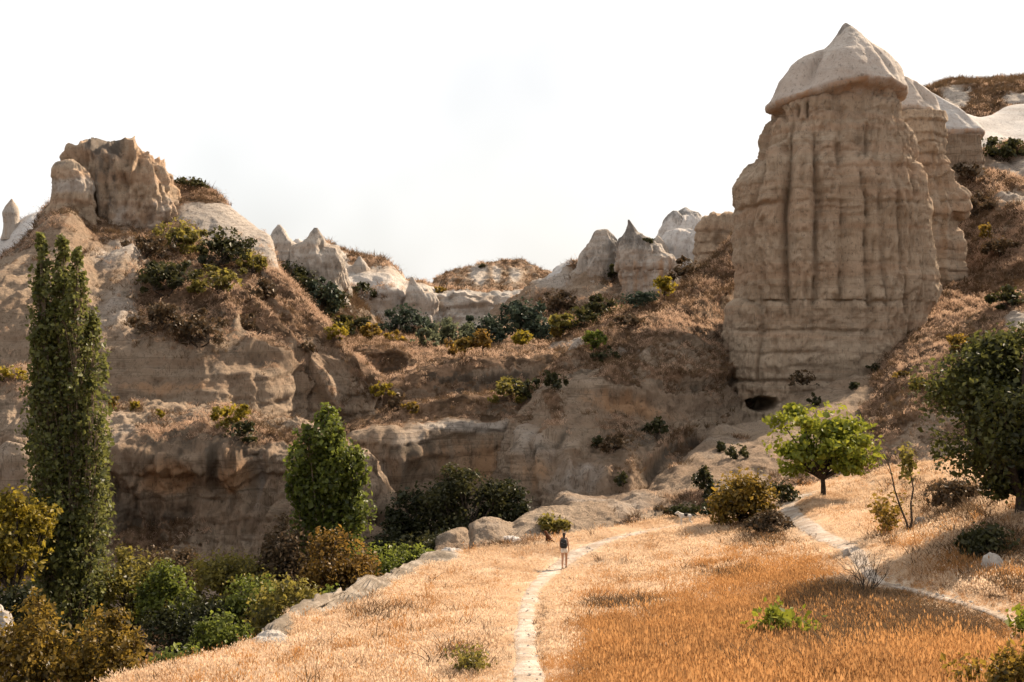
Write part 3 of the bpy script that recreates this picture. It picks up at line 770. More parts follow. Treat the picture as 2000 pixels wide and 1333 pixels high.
# --- the tall tower
TOWER_D = 108.0
GROOVES = [((250, 1505), (420, 1478), (600, 1484), (850, 1480)), ((230, 1545), (420, 1538), (600, 1540), (850, 1542)), ((250, 1592), (420, 1592), (600, 1582), (850, 1585)),
           ((240, 1640), (420, 1643), (600, 1636), (850, 1640)), ((230, 1668), (420, 1690), (600, 1690), (850, 1690)), ((230, 1700), (420, 1715), (600, 1728), (850, 1735)),
           ((230, 1728), (420, 1752), (600, 1766), (850, 1790)), ((250, 1752), (420, 1785), (600, 1790), (850, 1810))]
def tower_grooves(sx, sy, front, th, G):
    wob = 11 * fbm(G, (4, 4, 6), 3, 71)
    pos = [np.interp(sy, [k[0] for k in g], [k[1] for k in g]) + wob for g in GROOVES]
    pos = [np.full(sx.shape, 1395.0)] + pos + [np.full(sx.shape, 1900.0)]
    res = np.zeros(sx.shape)
    starts = [338, 300, 268, 290, 246, 300, 322, 300, 318]
    prot = [.9, 1.2, 1.5, 1.1, 1.3, .9, 1.0, .9, .8]
    var = 1 + 0.5 * fbm(G, (5, 5, 6), 2, 72)
    for a, b, y0, pr in zip(pos[:-1], pos[1:], starts, prot):
        t = (sx - a) / np.maximum(b - a, 4)
        ins = (t >= 0) & (t < 1)
        bulge = (1 - np.abs(2 * t - 1) ** 3.2)
        top = y0 + 26 * (2 * t - 1) ** 2
        on = 0.3 + 0.7 * smooth(top - 14, top + 22, sy)
        res = np.where(ins, (bulge * on - 0.45) * np.minimum((b - a) / 20.4 * 0.40, 1.15) * pr * var, res)
    fade = smooth(640, 585, sy) * 0.88 + 0.12
    upper = smooth(205, 260, sy) * 0.8 + 0.2
    res = np.where(front, res * fade * upper, 0.9 * (np.abs(np.sin(th * 9))[None, :] - 0.5))
    knob = smooth(300, 335, sy) * smooth(440, 395, sy)
    res = res + knob * 0.3 * fbm(G, (1.5, 1.5, 1.3), 3, 73)
    # clefts and bedding joints
    for (yy, dep, w, x0, x1) in ((412, .5, 4, 1430, 1830), (596, .5, 3, 1430, 1740), (648, .6, 3, 1440, 1700), (742, .7, 3.5, 1412, 1690), (345, .35, 4, 1560, 1800), (690, .3, 3, 1420, 1600)):
        yw = yy + 5 * fbm(G, (4, 4, 50), 3, 75)
        res = res - 0.6 * dep * np.exp(-((sy - yw) / w) ** 2) * smooth(x0 - 8, x0 + 8, sx) * smooth(x1 + 8, x1 - 8, sx) * front * (0.5 + 0.8 * fbm(G, 2.5, 2, 76) + .3)
    for (xx, y0, y1, dep) in ((1577, 215, 245, .8), (1535, 222, 250, .7), (1788, 320, 400, 1.0), (1560, 222, 246, .6), (1483, 640, 740, .35), (1690, 260, 330, .6)):
        xw = xx + 4 * fbm(G, (20, 20, 3), 2, 77) - (sy - y0) * (0.12 if xx > 1700 else 0)
        res = res - dep * np.exp(-((sx - xw) / 3.0) ** 2) * smooth(y0 - 5, y0 + 5, sy) * smooth(y1 + 5, y1 - 5, sy) * front
    return res
def tower_cave(G, sx, sy, front, N):
    w = smooth(1.0, 0.78, np.sqrt(((sx - 1490) / 31) ** 2 + ((sy - 784) / 14.5) ** 2) + 0.35 * fbm(G, 1.1, 3, 78)) * front
    G = G + np.stack([0.3 * w, 6.0 * w, -0.2 * w], -1)
    return G
prof_t = [(185, 1580, 1744), (200, 1568, 1746), (214, 1532, 1748), (238, 1527, 1753), (247, 1514, 1758), (280, 1506, 1770), (312, 1496, 1776), (330, 1468, 1778), (346, 1461, 1780), (368, 1455, 1782), (394, 1456, 1785), (413, 1458, 1788),
          (500, 1459, 1794), (560, 1459, 1796), (592, 1459, 1792), (603, 1441, 1788), (645, 1437, 1784), (722, 1432, 1782), (800, 1430, 1790), (860, 1420, 1806)]
tower_root = thing('rock_tower', P(1610, 860, TOWER_D), 'tall fluted beige rock tower crowned by a smooth pointed cap, cave at its foot', 'rock tower')
rock('', '', '', prof_t, TOWER_D, M_TOWER, br=0.72, sq=3.4, nth=430, vstep=2.7, amp=(0.5, 0.3, 0.34), gully=0.55, gsize=(0.9, 0.9, 11), strata=0.12, seed=60, grooves=tower_grooves, shape=tower_cave, parent=tower_root, part='column',
     warm=lambda x, y, G: 0.15 * smooth(300, 480, y), dark=lambda x, y, G: 0.14 * smooth(330, 230, y) + 0.05)
# rear buttress carrying the second cap
prof_b = [(222, 1755, 1832), (250, 1750, 1833), (280, 1745, 1832), (330, 1742, 1842), (360, 1740, 1850), (385, 1740, 1872), (420, 1740, 1878), (436, 1740, 1858), (488, 1740, 1870), (560, 1740, 1872), (640, 1735, 1872)]
rock('', '', '', prof_b, 119.0, M_TOWER, br=0.8, sq=2.8, nth=150, vstep=2.6, amp=(0.5, 0.5, 0.2), gully=0.9, gsize=(1.6, 1.6, 16), strata=0.3, seed=64, parent=tower_root, part='buttress')

def cap(parent, part, apex, lipR, lipY, prof, D, body_frac, drop, mat, seed=80, nth=200, squash=0.9, dark=None, lobes=()):
    """hat of hard rock: profile from the apex out to an overhanging lip, then in again underneath."""
    th = np.linspace(0, 2 * np.pi, nth, endpoint=False)
    deg = np.degrees(th)
    def per(tab):
        k = sorted(tab); xs = [a for a, _ in k]; ys = [b for _, b in k]
        xs = [xs[-2] - 360, xs[-1] - 360] + xs + [xs[0] + 360, xs[1] + 360]; ys = [ys[-2], ys[-1]] + ys + [ys[0], ys[1]]
        return pchip(xs, ys, deg)
    Rl = per(lipR); Yl = per(lipY)
    rk = [p[0] for p in prof]
    t = np.concatenate([np.linspace(0, 1, 70)])
    gL = pchip(rk, [p[1] for p in prof], t); gR = pchip(rk, [p[2] for p in prof], t)
    wl = smooth(-.2, -.9, np.cos(th)); wr = smooth(.2, .9, np.cos(th)); wf = 1 - wl - wr
    gF = (0.85 * t ** 1.05 + 0.15 * t ** 4)
    g = gL[:, None] * wl + gR[:, None] * wr + gF[:, None] * wf
    rr = t[:, None] * Rl[None, :]
    yy = apex[1] + g * (Yl - apex[1])[None, :]
    # lip edge and underside
    ext_r = []; ext_y = []
    for f, dy in ((1.006, 3), (1.0, 6.5), (0.97, 9.5), (0.9, drop * .75), (body_frac, drop), (body_frac * 0.9, drop + 6), (body_frac * .85, drop + 30)):
        ext_r.append(Rl * f); ext_y.append(Yl + dy)
    rr = np.vstack([rr, ext_r]); yy = np.vstack([yy, ext_y])
    X = (apex[0] - 1000) / F * D + rr * np.cos(th) / F * D
    Y = D + squash * rr * np.sin(th) / F * D
    Z = (HY - yy) / F * D
    G = np.stack([X, Y, Z], -1)
    N = grid_normals(G, True)
    N = np.where((N * (G - G[-1].mean(0))).sum(-1, keepdims=True) < 0, -N, N)
    tp = np.minimum(rr / 20.0, 1)
    d = (0.22 * smooth(.9, 1.0, rr / Rl[None, :]) * fbm(G, 1.0, 3, seed + 5) + 0.30 * fbm(G, 5.0, 2, seed) + 0.14 * fbm(G, 1.5, 4, seed + 1) + 0.05 * fbm(G, 0.5, 2, seed + 2)) * tp
    ang = np.broadcast_to(deg, rr.shape); rn = rr / Rl[None, :]
    for (a0, wdt, h, r0, r1) in lobes:
        da = (ang - a0 + 180) % 360 - 180
        d[:70] = d[:70] + (h * np.exp(-(da / wdt) ** 2) * smooth(r0, r1, rn) * (1 - 0.75 * smooth(.8, 1.0, rn)))[:70]
    G = G + N * d[..., None]
    sx = 1000 + F * G[..., 0] / G[..., 1]; sy = HY - F * G[..., 2] / G[..., 1]
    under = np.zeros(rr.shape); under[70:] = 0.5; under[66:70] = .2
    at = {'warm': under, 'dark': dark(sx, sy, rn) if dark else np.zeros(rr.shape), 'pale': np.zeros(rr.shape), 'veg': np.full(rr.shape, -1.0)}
    return add(part, G, grid_faces(G.shape[0], nth, True), mat, parent=parent, attrs=at)

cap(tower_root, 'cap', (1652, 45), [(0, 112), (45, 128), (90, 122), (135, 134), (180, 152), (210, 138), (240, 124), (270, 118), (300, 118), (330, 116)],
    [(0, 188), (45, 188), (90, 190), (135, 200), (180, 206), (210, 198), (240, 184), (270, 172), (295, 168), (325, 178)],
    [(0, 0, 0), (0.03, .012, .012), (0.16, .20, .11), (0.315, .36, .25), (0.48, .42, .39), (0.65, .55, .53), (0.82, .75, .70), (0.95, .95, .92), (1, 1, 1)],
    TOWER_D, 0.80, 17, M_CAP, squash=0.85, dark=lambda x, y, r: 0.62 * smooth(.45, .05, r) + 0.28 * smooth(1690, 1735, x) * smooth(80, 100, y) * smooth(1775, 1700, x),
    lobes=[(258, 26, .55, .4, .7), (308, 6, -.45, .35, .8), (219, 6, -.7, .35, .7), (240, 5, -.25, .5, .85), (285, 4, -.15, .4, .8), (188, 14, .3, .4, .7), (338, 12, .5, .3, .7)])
cap(tower_root, 'rear_cap', (1752, 148), [(0, 84), (45, 70), (90, 60), (135, 60), (180, 60), (225, 60), (270, 60), (315, 72)],
    [(0, 226), (45, 226), (90, 222), (180, 222), (225, 222), (270, 214), (315, 218)],
    [(0, 0, 0), (.1, .06, .03), (.4, .3, .2), (.7, .6, .55), (.9, .86, .82), (1, 1, 1)], 121.0, 0.86, 16, M_CAP, seed=84, nth=160, lobes=[(320, 10, -.5, .3, .8), (340, 12, .5, .3, .8)])

# the capped ledge to the right of the tower
root = thing('rock_ledge', P(1880, 345, 138), 'low pale capped rock ledge with overhanging rim right of the tall tower', 'rock')
rock('', '', '', [(268, 1835, 1908), (285, 1834, 1908), (310, 1832, 1911), (335, 1830, 1913), (372, 1826, 1914)], 138.0, M_TUFF, br=0.8, sq=3.0, nth=200, vstep=3.0, amp=(.2, .2, .1), gully=0.5, gsize=(1.2, 1.2, 10), strata=.2, seed=88, parent=root, part='column',
     dark=lambda x, y, G: 0.2 * smooth(290, 330, y))
cap(root, 'cap', (1812, 178), [(0, 105), (30, 104), (60, 80), (90, 60), (180, 50), (270, 66), (300, 78), (330, 100)], [(0, 262), (60, 262), (90, 262), (180, 262), (270, 262), (300, 262), (330, 258)],
    [(0, 0, 0), (.2, .12, .12), (.5, .42, .42), (.8, .72, .76), (.93, .88, .92), (1, 1, 1)], 140.0, 0.9, 17, M_WHITE, seed=90, nth=160, lobes=[(318, 6, -.4, .4, .9)])

# --- outcrop on the left summit
def D0(v): return lambda x, y, G: np.full(x.shape, v)
rock('rock_outcrop', 'craggy dark-streaked rock block crowning the left hill above the poplar', 'rock',
     [(286, 190, 238), (292, 176, 250), (303, 162, 272), (318, 150, 292), (335, 148, 312), (345, 150, 318), (380, 150, 322), (410, 150, 328), (440, 146, 336), (470, 132, 350)], 124.0, M_TOWER, br=0.6, sq=3.2, nth=220, vstep=3.0,
     amp=(.9, .8, .4), gully=1.9, gsize=(1.8, 1.8, 14), strata=.12, seed=100, dark=lambda x, y, G: 0.62 * smooth(250, 222, x) * smooth(165, 185, x) + .3 * smooth(330, 300, y) - .1, warm=lambda x, y, G: .4 * smooth(215, 255, x), pale=lambda x, y, G: .35 * smooth(370, 420, y) * smooth(210, 240, x))
rock('rock_outcrop', 'cream rock buttress with a pale boulder head left of the summit block', 'rock',
     [(314, 128, 142), (322, 114, 152), (335, 108, 160), (352, 107, 172), (372, 106, 182), (388, 106, 184), (398, 104, 184), (420, 98, 188), (460, 88, 194), (520, 76, 204)], 119.0, M_TOWER, br=0.7, sq=2.6, nth=160, vstep=3.0,
     amp=(.5, .6, .25), gully=1.0, gsize=(1.5, 1.5, 12), strata=.15, seed=104, dark=lambda x, y, G: .45 * smooth(345, 320, y), warm=lambda x, y, G: .2 + 0 * x, pale=lambda x, y, G: .5 * smooth(340, 360, y) * smooth(390, 375, y))
rock('rock_cone', 'lone small pointed grey-pink rock cone at the left edge on the skyline', 'rock',
     [(389, 22, 24), (396, 17, 28), (406, 10, 34), (418, 6, 36), (432, 8, 36), (446, 8, 38), (470, 4, 44)], 148.0, M_SPIRE, br=.9, sq=2.1, nth=80, vstep=3.0, amp=(.1, .15, .08), gully=.15, strata=.1, seed=108, warm=lambda x, y, G: .35 * smooth(400, 420, y))
# --- two-horned fin on the left of the valley
fin = thing('rock_fin', P(620, 640, 172), 'grey rock fin with two pointed horns left of the valley', 'rock')
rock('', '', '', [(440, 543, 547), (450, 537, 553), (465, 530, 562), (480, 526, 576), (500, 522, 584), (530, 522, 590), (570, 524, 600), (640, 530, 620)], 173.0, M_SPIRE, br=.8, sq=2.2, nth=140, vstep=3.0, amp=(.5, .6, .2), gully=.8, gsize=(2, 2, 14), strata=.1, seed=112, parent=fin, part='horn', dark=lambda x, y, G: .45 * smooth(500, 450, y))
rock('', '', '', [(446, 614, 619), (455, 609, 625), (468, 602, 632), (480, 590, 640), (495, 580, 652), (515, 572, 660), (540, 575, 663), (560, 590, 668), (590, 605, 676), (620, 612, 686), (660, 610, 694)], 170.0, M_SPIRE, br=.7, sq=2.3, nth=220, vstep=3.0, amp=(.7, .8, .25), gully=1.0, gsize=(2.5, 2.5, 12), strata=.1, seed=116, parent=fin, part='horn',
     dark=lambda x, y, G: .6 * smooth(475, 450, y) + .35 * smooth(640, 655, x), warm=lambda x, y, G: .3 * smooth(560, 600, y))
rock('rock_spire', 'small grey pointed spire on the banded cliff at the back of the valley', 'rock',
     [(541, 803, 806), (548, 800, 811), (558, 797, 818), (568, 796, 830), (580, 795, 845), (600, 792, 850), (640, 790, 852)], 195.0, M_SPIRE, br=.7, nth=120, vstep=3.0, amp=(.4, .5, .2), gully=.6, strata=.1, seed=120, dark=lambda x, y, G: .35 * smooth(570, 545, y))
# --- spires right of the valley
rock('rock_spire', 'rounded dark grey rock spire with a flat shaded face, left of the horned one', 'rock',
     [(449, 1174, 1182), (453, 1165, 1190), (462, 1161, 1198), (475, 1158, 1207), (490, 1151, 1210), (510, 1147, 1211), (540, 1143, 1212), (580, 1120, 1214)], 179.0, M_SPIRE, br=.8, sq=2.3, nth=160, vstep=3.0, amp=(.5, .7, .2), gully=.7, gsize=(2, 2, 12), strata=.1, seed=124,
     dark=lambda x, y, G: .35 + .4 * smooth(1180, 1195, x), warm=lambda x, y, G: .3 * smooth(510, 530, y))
rock('rock_spire', 'horned pinkish rock spire on a banded block at the valley head', 'rock',
     [(430, 1226, 1229), (438, 1226, 1234), (450, 1222, 1243), (462, 1218, 1252), (470, 1213, 1262), (478, 1212, 1276), (488, 1211, 1290), (505, 1211, 1308), (524, 1209, 1320), (529, 1214, 1318), (536, 1213, 1318), (542, 1211, 1319), (590, 1212, 1322)], 172.0, M_SPIRE, br=.7, sq=2.7, nth=200, vstep=2.2,
     amp=(.5, .7, .25), gully=.8, gsize=(1.8, 1.8, 10), strata=.1, seed=128, dark=lambda x, y, G: .7 * smooth(520, 460, y) * smooth(1310, 1280, x), warm=lambda x, y, G: .45 * smooth(495, 520, y))
twin = thing('rock_cones', P(1340, 500, 188), 'pale grey double rock cone with smooth white skirts left of the tower', 'rock')
rock('', '', '', [(405, 1338, 1342), (412, 1328, 1352), (424, 1318, 1366), (440, 1306, 1384), (460, 1296, 1394), (480, 1290, 1400), (520, 1280, 1410), (570, 1270, 1410)], 188.0, M_WHITE, br=.8, nth=180, vstep=3.0, amp=(.6, .6, .2), gully=.9, gsize=(2.5, 2.5, 14), strata=.1, seed=132, parent=twin, part='cone', dark=lambda x, y, G: .5 * smooth(445, 415, y) + .1)
rock('', '', '', [(413, 1315, 1322), (420, 1308, 1328), (435, 1298, 1334), (455, 1288, 1340), (480, 1284, 1344), (520, 1280, 1350)], 186.0, M_WHITE, br=.8, nth=120, vstep=3.0, amp=(.4, .5, .2), gully=.6, strata=.1, seed=134, parent=twin, part='cone', dark=lambda x, y, G: .45 * smooth(460, 425, y) + .1)
rock('', '', '', [(450, 1318, 1346), (456, 1308, 1362), (470, 1298, 1374), (490, 1290, 1384), (520, 1284, 1390), (560, 1280, 1396)], 180.0, M_WHITE, br=.8, nth=120, vstep=3.0, amp=(.4, .5, .15), gully=.6, strata=.1, seed=136, parent=twin, part='skirt', dark=lambda x, y, G: .3 * smooth(475, 460, y))
rock('rock_wall', 'beige fluted rock wall standing directly behind the left side of the tower', 'rock',
     [(421, 1398, 1450), (426, 1382, 1460), (440, 1372, 1470), (470, 1366, 1476), (520, 1366, 1480), (600, 1364, 1484)], 140.0, M_TOWER, br=.7, sq=3.2, nth=180, vstep=3.0, amp=(.4, .5, .2), gully=.8, gsize=(1.4, 1.4, 14), strata=.3, seed=140)

for k_, (lb_, pr_, D_, dk_) in enumerate((
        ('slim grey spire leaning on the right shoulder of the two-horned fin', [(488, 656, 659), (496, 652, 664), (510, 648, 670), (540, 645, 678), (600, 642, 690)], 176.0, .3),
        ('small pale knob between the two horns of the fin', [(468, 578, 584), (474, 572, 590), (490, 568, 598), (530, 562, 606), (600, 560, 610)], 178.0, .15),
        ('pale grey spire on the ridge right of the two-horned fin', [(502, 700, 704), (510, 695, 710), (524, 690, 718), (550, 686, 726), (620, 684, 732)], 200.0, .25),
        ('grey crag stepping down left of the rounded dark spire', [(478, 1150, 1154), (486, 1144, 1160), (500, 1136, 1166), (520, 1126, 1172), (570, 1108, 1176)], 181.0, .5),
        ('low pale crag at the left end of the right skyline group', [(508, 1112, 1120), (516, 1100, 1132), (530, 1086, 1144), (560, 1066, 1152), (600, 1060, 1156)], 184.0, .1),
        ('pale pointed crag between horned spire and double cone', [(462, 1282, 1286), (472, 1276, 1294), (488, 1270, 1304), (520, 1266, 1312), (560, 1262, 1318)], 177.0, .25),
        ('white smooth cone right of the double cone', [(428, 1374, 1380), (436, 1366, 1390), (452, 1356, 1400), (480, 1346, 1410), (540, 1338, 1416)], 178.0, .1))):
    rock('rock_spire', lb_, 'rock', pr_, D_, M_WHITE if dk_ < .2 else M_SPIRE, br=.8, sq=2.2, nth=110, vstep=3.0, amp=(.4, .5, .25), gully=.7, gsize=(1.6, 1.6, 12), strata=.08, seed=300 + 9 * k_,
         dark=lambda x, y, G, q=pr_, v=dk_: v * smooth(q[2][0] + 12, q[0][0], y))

# --- boulders and stones
def boulder(label, px, py, w, h, D=None, mat=None, seed=200, ext=0.4, name='boulder', dep=0.8, group=None):
    """partly buried stone; px,py is the picture position of its visible foot centre."""
    if D is None:
        hh = hit(px, py); D = hh[0].y if hh else 60.0
    a = w / 2 / F * D; c = h / F * D
    nt, nv = (72, 40) if w > 45 else (36, 22)
    th = np.linspace(0, 2 * np.pi, nt, endpoint=False); ph = np.linspace(-0.45, np.pi / 2, nv)
    G = np.stack([np.cos(ph)[:, None] * np.cos(th) * a, np.cos(ph)[:, None] * np.sin(th) * a * dep, np.sin(ph)[:, None] * c + 0 * th], -1)
    base = P(px, py, D) + np.array([0, a * dep * 0.4, -0.02])
    r = max(a, c)
    n = fbm(G, r * 1.1, 4, seed) * ext + fbm(G, r * .3, 3, seed + 1) * 0.12
    G = G * (1 + n)[..., None]
    W = G + base
    root = thing(name, base, label, 'rock', group)
    add('stone', W, grid_faces(nv, nt, True), mat or M_SPIRE, parent=root, attrs={'veg': np.full(nt * nv, -1.0), 'pale': np.full(nt * nv, .2)})
    return root
boulder('flat pale rock slab half sunk in grass beside the smooth rock rim of the gully', 880, 1092, 54, 22, 58.5, M_WHITE, seed=207)
boulder('small pale rock in the dry grass left of the brown dog', 998, 1064, 50, 16, 61.5, M_WHITE, seed=216)
boulder('dark round stone lying on the upper footpath', 1655, 1088, 18, 15, seed=219, name='stone')
boulder('pointed grey boulder beside the dark shrub at the right edge', 1940, 1118, 42, 36, seed=222)
boulder('grey stone behind the forked bare sapling', 1800, 1026, 22, 16, seed=225, name='stone')
boulder('small brown stone in the grass near the lower left meadow edge', 620, 1258, 20, 12, seed=228, name='stone')
boulder('pale stone in the straw grass between the two footpaths', 1562, 1096, 22, 10, seed=231, name='stone')
boulder('grey eroded rock nose at the lower end of the meadow rim', 522, 1272, 80, 34, 33, seed=234, ext=.35, dep=1.2)
boulder('sunlit pale rock at the left edge beside the poplar', 20, 985, 120, 115, 63, M_TUFF, seed=237, ext=.55)
boulder('pale grey rock among bushes at the lower left edge', -8, 1235, 56, 52, 40, M_SPIRE, seed=240, ext=.6)
# ------------------------------------------------------------------ vegetation
LEAF = {
    'poplar': leaf_material('leaf_poplar', (0.022, 0.030, 0.008), (0.190, 0.190, 0.050), 0.5),
    'dark': leaf_material('leaf_dark', (0.018, 0.021, 0.008), (0.062, 0.058, 0.018)),
    'deep': leaf_material('leaf_deep', (0.013, 0.016, 0.006), (0.038, 0.040, 0.013), 0.3),
    'olive': leaf_material('leaf_olive', (0.034, 0.034, 0.010), (0.270, 0.220, 0.045), 0.5),
    'yellow': leaf_material('leaf_yellow', (0.075, 0.066, 0.010), (0.340, 0.250, 0.026), 0.5),
    'lime': leaf_material('leaf_lime', (0.0765, 0.1020, 0.0119), (0.2805, 0.2805, 0.0298)),
    'green': leaf_material('leaf_green', (0.024, 0.034, 0.008), (0.180, 0.205, 0.032), 0.5),
    'orange': leaf_material('leaf_orange', (0.040, 0.024, 0.008), (0.250, 0.145, 0.030), 0.5),
    'gold': leaf_material('leaf_gold', (0.045, 0.036, 0.010), (0.300, 0.190, 0.030), 0.5),
    'willow': leaf_material('leaf_willow', (0.0600, 0.0720, 0.0400), (0.1520, 0.1600, 0.0880)),
    'scrub': leaf_material('leaf_scrub', (0.0467, 0.0340, 0.0187), (0.1275, 0.0808, 0.0425), 0.25),
    'oak': leaf_material('leaf_oak', (0.020, 0.024, 0.008), (0.105, 0.105, 0.025), 0.5),
    'pine': leaf_material('leaf_pine', (0.020, 0.030, 0.020), (0.062, 0.080, 0.050), 0.25),
}
M_BARK = plain('bark', (0.055, 0.042, 0.032), 0.95, 0.1, 0.4, 9.0)
M_BARK_PALE = plain('bark_pale', (0.20, 0.15, 0.105), 0.95, 0.1, 0.35, 9.0)

def leaf_quads(C, out, size, rng, stretch=1.5):
    """one small folded leaf per point; C positions, out preferred facing."""
    n = len(C)
    nrm = rng.normal(size=(n, 3)) + 0.7 * out + np.array([0, 0, 0.35])
    nrm /= np.linalg.norm(nrm, axis=1)[:, None]
    t = rng.normal(size=(n, 3))
    t -= (t * nrm).sum(1)[:, None] * nrm
    t /= np.linalg.norm(t, axis=1)[:, None]
    b = np.cross(nrm, t)
    s = size * np.clip(np.exp(rng.normal(-0.12, 0.36, n)), .4, 1.9)[:, None]
    a0 = C - t * s * 0.5 * stretch
    a1 = C + b * s * 0.5 + nrm * s * 0.12
    a2 = C + t * s * 0.5 * stretch
    a3 = C - b * s * 0.5 + nrm * s * 0.12
    V = np.stack([a0, a1, a2, a3], 1).reshape(-1, 3)
    k = np.arange(n)[:, None] * 4
    return V, np.concatenate([k + np.array([0, 1, 2, 3])], 1)

def tube(path, r0, r1, k=6):
    path = np.asarray(path, float)
    n = len(path)
    d = np.gradient(path, axis=0)
    d /= np.maximum(np.linalg.norm(d, axis=1), 1e-9)[:, None]
    up = np.array([0.31, 0.17, 0.93]) if abs(d[0, 2]) < 0.8 else np.array([1.0, 0.1, 0.05])
    u = np.cross(d, up); u /= np.linalg.norm(u, axis=1)[:, None]
    v = np.cross(d, u)
    r = np.linspace(r0, r1, n)[:, None, None]
    a = np.linspace(0, 2 * np.pi, k, endpoint=False)[None, :, None]
    V = path[:, None] + r * (np.cos(a) * u[:, None] + np.sin(a) * v[:, None])
    return V.reshape(-1, 3), grid_faces(n, k, True)

class Wood:
    def __init__(s): s.V = []; s.F = []; s.n = 0
    def add(s, path, r0, r1, k=6):
        V, Fc = tube(path, r0, r1, k)
        s.V.append(V); s.F.append(Fc + s.n); s.n += len(V)
    def build(s, name, mat, parent):
        if s.V:
            return add(name, np.vstack(s.V), np.vstack(s.F), mat, parent=parent)

def bend(p0, p1, rng, k=6, sag=0.12, rise=0.15):
    p0 = np.asarray(p0, float); p1 = np.asarray(p1, float)
    L = np.linalg.norm(p1 - p0)
    mid = (p0 + p1) / 2 + rng.normal(size=3) * L * sag + np.array([0, 0, L * rise])
    t = np.linspace(0, 1, k)[:, None]
    return (1 - t) ** 2 * p0 + 2 * t * (1 - t) * mid + t ** 2 * p1

